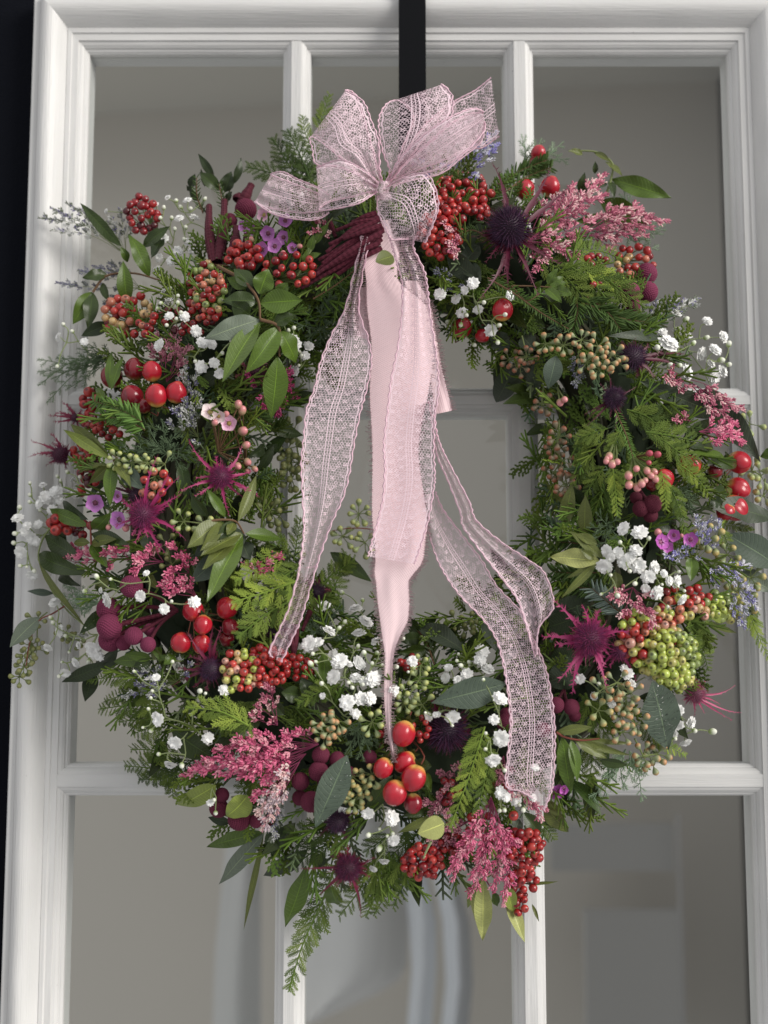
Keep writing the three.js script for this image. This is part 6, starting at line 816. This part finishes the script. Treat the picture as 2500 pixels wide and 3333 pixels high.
// stations: [left x, left y, right x, right y, height in mm (left), height in mm (right)?]; each may use its own frame by being wrapped in F()
const F = (n, list) => list.map(s => { use(n); const a = N2(s[0], s[1]), b = N2(s[2], s[3]); return [a[0], a[1], b[0], b[1], s[4], s[5] ?? s[4]]; });
function strip(stations, o = {}) {                                // a grid of points: rows along the ribbon, columns across
  use('N'); const l = new THREE.CatmullRomCurve3(stations.map(s => P(s[0], s[1], s[4] / 1000)), false, 'centripetal'), n = o.rows || stations.length * 9, cols = o.cols || 16;
  const cat = (k) => { const q = stations.map(s => s[k]), m = q.length - 1; return f => { const x = f * m, i = Math.min(m - 1, Math.floor(x)), t = x - i, p0 = q[Math.max(0, i - 1)], p1 = q[i], p2 = q[i + 1], p3 = q[Math.min(m, i + 2)]; return 0.5 * (2 * p1 + (p2 - p0) * t + (2 * p0 - 5 * p1 + 4 * p2 - p3) * t * t + (3 * p1 - p0 - 3 * p2 + p3) * t * t * t); }; };
  const fs = [0, 1, 2, 3, 4, 5].map(cat), rows = []; let len = o.v0 || 0, prev;
  for (let r = 0; r <= n; r++) {
    const f = r / n, [lx, ly, rx, ry, lz, rz] = fs.map(q => q(f)), row = [], wpx = Math.hypot(rx - lx, ry - ly), full = (o.full || 175), gather = clamp(1 - wpx / full);
    for (let c = 0; c <= cols; c++) {
      const u = c / cols, e = Math.abs(u - 0.5) * 2, z = lz + (rz - lz) * u + (o.crease || 0) * (Math.sin(u * 9 + f * 5 + Math.sin(f * 11) * 1.3) * 0.6 + Math.sin(u * 17 - f * 9) * 0.3) + (o.puff || 0) * Math.sin(Math.PI * u) * Math.sin(Math.PI * clamp(f)) + gather * 5.5 * Math.sin(u * (o.folds || 3) * 6.283 + 2 * f) * (o.ruf ?? 1) + 0.5 * Math.sin(u * 5 + f * 17 + (o.ph || 0));
      const sc = e > 0.9 ? 2.2 * Math.sin(f * (o.scal ?? n * 1.6)) * (u > .5 ? 1 : -1) : 0, x = lx + (rx - lx) * u + sc * (rx - lx) / (wpx || 1), y = ly + (ry - ly) * u;
      row.push(P(x, y, z / 1000));
    }
    if (prev) len += row[cols >> 1].distanceTo(prev[cols >> 1]); prev = row; rows.push([row, len]);
  }
  return rows;
}
function grid(rows, B, per) { const m = new MB(B), id = rows.map(([r, len]) => r.map((p, c) => m.v(p, c / (r.length - 1), len / per))); for (let k = 0; k < id.length - 1; k++) for (let c = 0; c < id[k].length - 1; c++) m.quad(id[k][c], id[k + 1][c], id[k + 1][c + 1], id[k][c + 1]); return m.build(); }
const bow = thing('lace_bow', 'pink lace ribbon bow with long lace tails hanging down the wreath', 'ribbon bow', V(0, 0, 0));
{ use('R2'); bow.position.copy(Z(850, 740, 105)); }
function lace(name, st, o = {}) {
  const B = bow.position, rows = strip(st, o), m = part(name, grid(rows, B, 0.0335), laceM, bow);
  for (const e of [0, rows[0][0].length - 1]) { const b = new MB(B), pts = rows.map(([r]) => r[e]); b.tube(pts, f => 0.00046 * (1 + 0.35 * Math.sin(f * pts.length * 2.1)), 0, 5, null, false); const c = part('edge_cord', b.build(), cordM, m); }
  return m;
}
const k0 = [840, 715, 872, 705, 104], kz = 106;
lace('loop', F('R2', [[820, 712, 868, 690, 106], [740, 655, 850, 610, 108], [620, 600, 842, 455, 112], [490, 585, 800, 335, 113, 116], [466, 500, 752, 225, 111, 115], [453, 432, 655, 166, 106, 109], [505, 450, 715, 195, 98, 100], [640, 560, 780, 390, 94], [760, 670, 835, 600, 97], [835, 715, 860, 690, 101]]), { full: 190, puff: 5, ph: 1 });
lace('loop', F('R2', [[875, 700, 912, 680, 106], [905, 620, 1000, 570, 108], [868, 520, 1150, 450, 110, 112], [845, 400, 1248, 330, 110, 115], [848, 310, 1262, 200, 108, 112], [895, 236, 1200, 132, 103, 104], [968, 228, 1246, 175, 96, 97], [1038, 320, 1236, 310, 93], [985, 470, 1110, 430, 94], [930, 620, 980, 600, 97], [890, 690, 915, 680, 101]]), { full: 190, puff: 5, ph: 2 });
lace('loop', F('R2', [[900, 690, 925, 715, 108], [950, 570, 1050, 650, 112], [1085, 430, 1190, 610, 118], [1235, 325, 1330, 520, 120], [1372, 268, 1440, 400, 114], [1438, 290, 1442, 345, 106], [1350, 300, 1425, 455, 102], [1230, 370, 1300, 560, 101], [1080, 500, 1190, 640, 101], [960, 620, 1010, 680, 101], [905, 690, 925, 710, 102]]), { full: 190, puff: 6, ph: 3 });
lace('tail', F('R2', [[900, 660, 925, 670, 98], [1090, 380, 1220, 560, 95], [1262, 235, 1370, 500, 93], [1390, 165, 1432, 490, 95], [1482, 92, 1528, 425, 98]]), { full: 190, ph: 4 });
lace('loop', F('R2', [[845, 690, 828, 745, 109], [745, 610, 790, 770, 117], [625, 560, 705, 815, 121], [490, 603, 512, 848, 112], [560, 590, 560, 800, 102], [680, 620, 690, 770, 100], [800, 690, 800, 740, 102], [840, 705, 838, 740, 103]]), { full: 170, puff: 6, ph: 5 });
lace('loop', F('R2', [[560, 760, 560, 860, 92], [495, 715, 515, 890, 94], [380, 668, 430, 902, 98], [300, 628, 255, 872, 99], [232, 640, 138, 800, 94], [270, 660, 200, 830, 86], [400, 710, 400, 860, 86], [520, 760, 520, 850, 88]]), { full: 160, puff: 4, ph: 6 });
lace('loop', F('R2', [[838, 765, 868, 725, 110], [838, 850, 975, 664, 118], [882, 950, 1118, 642, 124], [915, 1010, 1182, 800, 122], [965, 1010, 1150, 930, 116], [1010, 1010, 1108, 1030, 110]]), { full: 180, puff: 5, ph: 7 });
// the four tails
lace('tail', [...F('R2', [[745, 990, 800, 1000, 92], [715, 1140, 765, 1140, 92]]), ...F('S5', [[690, 0, 770, 0, 93], [600, 180, 830, 200, 95], [540, 330, 845, 330, 96], [505, 480, 815, 500, 96], [455, 620, 780, 625, 97], [440, 780, 745, 800, 97], [425, 920, 720, 960, 97], [430, 1080, 680, 1130, 97], [440, 1300, 618, 1270, 97], [430, 1450, 562, 1420, 96], [412, 1560, 515, 1560, 96]]), ...F('S6', [[203, 430, 300, 405, 96], [152, 620, 245, 590, 96], [98, 745, 210, 705, 97], [45, 860, 165, 800, 98], [62, 895, 108, 922, 98]])], { full: 165, ph: 8, folds: 2, rows: 150 });
lace('tail', [...F('R2', [[905, 1000, 1060, 990, 112], [925, 1070, 1040, 1055, 108], [952, 1170, 1102, 1190, 106], [975, 1260, 1122, 1300, 104]]), ...F('S5', [[1028, 40, 1200, 50, 103], [1002, 250, 1236, 290, 102], [965, 430, 1250, 480, 101], [942, 620, 1226, 670, 101], [920, 820, 1220, 850, 100], [926, 960, 1226, 1000, 100], [915, 1140, 1220, 1090, 99], [885, 1280, 1186, 1280, 98], [850, 1400, 1140, 1440, 98], [826, 1495, 1104, 1540, 98]])], { full: 172, ph: 9, folds: 2, rows: 150 });
lace('tail', [...F('S5', [[1190, 560, 1220, 560, 92], [1215, 720, 1232, 720, 92], [1240, 890, 1262, 830, 93], [1300, 1030, 1325, 960, 93], [1380, 1235, 1432, 1165, 94]]), ...F('S6', [[1090, 190, 1162, 155, 95], [1190, 330, 1300, 275, 96], [1300, 470, 1440, 368, 97], [1385, 590, 1532, 445, 97], [1432, 730, 1578, 620, 97], [1470, 860, 1500, 735, 97], [1482, 892, 1488, 880, 97]])], { full: 165, ph: 10, folds: 2, rows: 120 });
lace('tail', [...F('S6', [[880, 20, 940, 0, 88], [900, 200, 985, 100, 88], [945, 352, 1090, 240, 89], [1000, 460, 1190, 370, 90], [1080, 570, 1272, 510, 91], [1190, 682, 1402, 650, 92], [1270, 800, 1462, 782, 94], [1310, 950, 1522, 912, 96], [1332, 1090, 1560, 1060, 97], [1345, 1250, 1582, 1230, 97], [1330, 1430, 1586, 1380, 97], [1324, 1590, 1578, 1540, 97]]), ...F('S2', [[250, 1180, 425, 1185, 97], [320, 1220, 385, 1290, 97]])], { full: 165, ph: 11, folds: 1, rows: 150 });
{ // the knot: a gathered band of lace
  use('R2'); const B = bow.position, b = new MB(B);
  const pts = []; for (let k = 0; k <= 20; k++) { const a = k / 20 * Math.PI * 2; pts.push(Z(858 + 30 * Math.cos(a) , 735 + 58 * Math.sin(a), 108 + 3 * Math.sin(2 * a)).clone()); }
  const rows = []; for (let k = 0; k <= 16; k++) { const f = k / 16, row = []; for (let c = 0; c <= 10; c++) { const u = c / 10, a = Math.PI * (0.05 + 0.9 * u); row.push(Z(862 - 46 * Math.cos(a) + 8 * Math.sin(f * 9), 678 + 105 * f, 104 + 12 * Math.sin(a) + 0.9 * Math.sin(u * 26 + f * 3))); } rows.push([row, f * 0.02]); }
  part('knot', grid(rows, B, 0.0335), laceM, bow);
  const rows2 = rows.map(([r, l], k) => [r.map(p => p.clone().add(V(0, 0, -0.0018))), l]); part('knot', grid(rows2, B, 0.031), laceM, bow);
}
const silk = thing('silk_ribbon', 'matte pink silk ribbon with frayed edges hanging under the lace', 'ribbon', V(0, 0, 0));
{ use('R2'); silk.position.copy(Z(860, 1040, 88)); }
function silkTail(st, o, frayTo = 1) {
  const B = silk.position, rows = strip(st, { ...o, scal: 0, full: 10 }), m = part('tail', grid(rows, B, 0.02), silkM, silk), q = new MB(B);
  seed = 500 + st.length; const last = rows[0][0].length - 1;
  rows.forEach(([r], k) => { if (!k) return; for (const [e, s] of [[0, -1], [last, 1]]) for (let j = 0; j < 3; j++) { const p = r[e].clone().lerp(rows[k - 1][0][e], rnd()), out = r[e].clone().sub(r[e ? last - 1 : 1]).normalize(), l = rr(0.0012, 0.0038), c = V(rr(-.5, .5), rr(-.9, .7), rr(-.4, .6)); q.tube([p.clone().addScaledVector(out, -0.0004), p.clone().addScaledVector(out, l * 0.5).addScaledVector(c, l * 0.2), p.clone().addScaledVector(out, l * 0.8).addScaledVector(c, l * 0.6)], 0.00026, 0.00016, 3, null, false); } });
  part('frayed_edge', q.build(), silkM, m, 'stuff');
}
silkTail([...F('R2', [[790, 900, 900, 900, 84], [770, 1010, 930, 1010, 86], [755, 1100, 960, 1090, 87], [772, 1250, 960, 1250, 88]]), ...F('S5', [[820, 0, 1180, 0, 89], [848, 250, 1222, 250, 89], [836, 500, 1190, 500, 90], [845, 700, 1150, 700, 90], [852, 900, 1130, 900, 90], [850, 1250, 1180, 1250, 90], [868, 1420, 1172, 1400, 91]]), ...F('S6', [[614, 380, 872, 380, 91], [610, 440, 830, 440, 91], [620, 500, 800, 490, 91], [628, 600, 802, 600, 91], [642, 700, 792, 700, 92], [655, 800, 750, 785, 93], [668, 900, 716, 890, 94], [664, 1080, 706, 1080, 96], [675, 1250, 702, 1250, 97], [690, 1350, 712, 1350, 98], [714, 1460, 722, 1465, 98]])], { rows: 190, cols: 20, ph: 1, crease: 0.35 });
silkTail(F('S5', [[1040, -160, 1120, -160, 82], [1100, 0, 1205, 0, 83], [1150, 200, 1238, 190, 84], [1190, 400, 1278, 400, 85], [1238, 640, 1332, 620, 86]]), { rows: 60, cols: 12, ph: 2, crease: 0.35 });
silkTail(F('S5', [[770, -120, 840, -120, 84], [768, 40, 850, 40, 84], [770, 172, 850, 214, 84]]), { rows: 30, cols: 8, ph: 3 });
{ // the black strap over the window
  use('N'); const x0 = P(1298, 300, 0.02), x1 = P(1386, 300, 0.02), b = new MB(), w = x1.x - x0.x, cx = (x0.x + x1.x) / 2;
  const pth = []; for (const [y, z] of [[0.55, 0.0262], [0.42, 0.0255], [0.30, 0.0250], [0.22, 0.0262], [0.16, 0.027], [0.11, 0.036], [0.085, 0.040]]) pth.push(V(cx, y, z));
  const pp = curve(pth, 40), rows = pp.map((p) => [p.clone().add(V(-w / 2, 0, 0)), p.clone().add(V(w / 2, 0, 0))]);
  const id = rows.map(([l, r]) => [b.v(l.clone().add(V(0, 0, 0.0008))), b.v(r.clone().add(V(0, 0, 0.0008))), b.v(r.clone().add(V(0, 0, -0.0008))), b.v(l.clone().add(V(0, 0, -0.0008)))]);
  for (let k = 0; k < id.length - 1; k++) for (let c = 0; c < 4; c++) b.quad(id[k][c], id[k][(c + 1) % 4], id[k + 1][(c + 1) % 4], id[k + 1][c]);
  const t = thing('black_strap', 'flat black strap running from above the window down behind the bow', 'strap', V(cx, 0.085, 0.04)); const g = b.build(); g.translate(-cx, -0.085, -0.04); part('strap_band', g.toNonIndexed(), phy(C(0.004, 0.0045, 0.006), 0.85, { specularIntensity: 0.3, side: THREE.DoubleSide }), t).geometry.computeVertexNormals();
}
// ---------------------------------------------------------------- blurred sheets added behind the bottom panes in place of reflections
{
  const mottle = texture(256, 256, (x, y) => { const k = y * 2 * 512 + x * 2, s = 0.93 + 0.07 * blotch[k] + 0.03 * (grainA[k] - 0.5); return [s, s, s]; }, true);
  const standInSheet = (name, label, cat, pts, z, col, bulge) => { use('N'); const b = new MB(), rows = pts.map(([y, x0, x1]) => { const r = []; for (let c = 0; c <= 16; c++) { const u = c / 16; r.push(P(x0 + (x1 - x0) * u, y, z + bulge * Math.sin(Math.PI * u) + 0.004 * Math.sin(u * 9 + y * 0.003))); } return r; }); const o = rows[0][8].clone(), id = rows.map(r => r.map((p, c) => b.v(p.clone().sub(o), c / 16, 0))); for (let k = 0; k < id.length - 1; k++) for (let c = 0; c < 16; c++) b.quad(id[k][c], id[k + 1][c], id[k + 1][c + 1], id[k][c + 1]); const t = thing(name, label, cat, o); part('stand_in_sheet', b.build(), std(col, 0.95, { side: THREE.DoubleSide, map: mottle }), t); };
  standInSheet('jumper_stand_in', 'blurred pale grey stand-in for a reflected jumper behind the lower middle pane', 'reflection stand-in', [[2600, 1120, 1220], [2750, 1020, 1290], [2900, 990, 1330], [3050, 985, 1330], [3140, 985, 1325], [3190, 985, 1300], [3240, 985, 1220], [3290, 985, 1110], [3330, 985, 1020]], -1.25, C(0.93, 0.925, 0.91), 0.05);  // added sheet in place of a grey jumper mirrored in the glass
  standInSheet('arm_stand_in', 'blurred pale blue stand-in for a reflected arm, nearer the grey jumper', 'reflection_stand_in', [[2550, 1290, 1350], [2800, 1310, 1380], [3000, 1330, 1420], [3150, 1340, 1420], [3400, 1320, 1400]], -1.2, C(0.90, 0.93, 0.97), 0.01);  // added strip in place of a mirrored pale denim arm
  standInSheet('arm_stand_in', 'blurred pale blue stand-in for a reflected arm, farther right behind the pane', 'reflection_stand_in', [[2550, 1380, 1430], [2800, 1400, 1470], [3000, 1440, 1530], [3200, 1450, 1540], [3400, 1430, 1520]], -1.2, C(0.90, 0.93, 0.97), 0.03);  // the other mirrored arm, also an added strip
  standInSheet('streak_stand_in', 'faint pale stand-in for a blurred streak in the lower left pane', 'reflection_stand_in', [[2700, 740, 850], [2900, 720, 850], [3100, 700, 850], [3400, 690, 850]], -1.2, C(0.74, 0.74, 0.72), 0.02);  // pale streak in the glass, shaped as an added sheet
}
{ // dim panels added for an unclear chair-like shape behind the lower right pane
  use('N'); const o = P(1950, 2900, -1.32), t = thing('chair_like_shape', 'dim blurred grey panels in a chair-like shape behind the lower right pane', 'chair_like_shape', o), m1 = std(C(0.50, 0.49, 0.47), 0.8), m2 = std(C(0.42, 0.41, 0.40), 0.8);
  const plate = (n, x0, y0, x1, y1, m, dz) => { const a = P(x0, y0, -1.32 + dz), b = P(x1, y1, -1.32 + dz), g = new THREE.BoxGeometry(b.x - a.x, a.y - b.y, 0.03); g.translate((a.x + b.x) / 2 - o.x, (a.y + b.y) / 2 - o.y, dz); part(n, g, m, t); };
  plate('back_panel', 1790, 2680, 2190, 2830, m1, 0); plate('seat_panel', 1900, 2960, 2230, 3500, m1, 0.02); plate('post', 2205, 2650, 2230, 3500, m2, 0.05);
}
win.userData.kind = 'thing';
renderer.render(scene, camera);
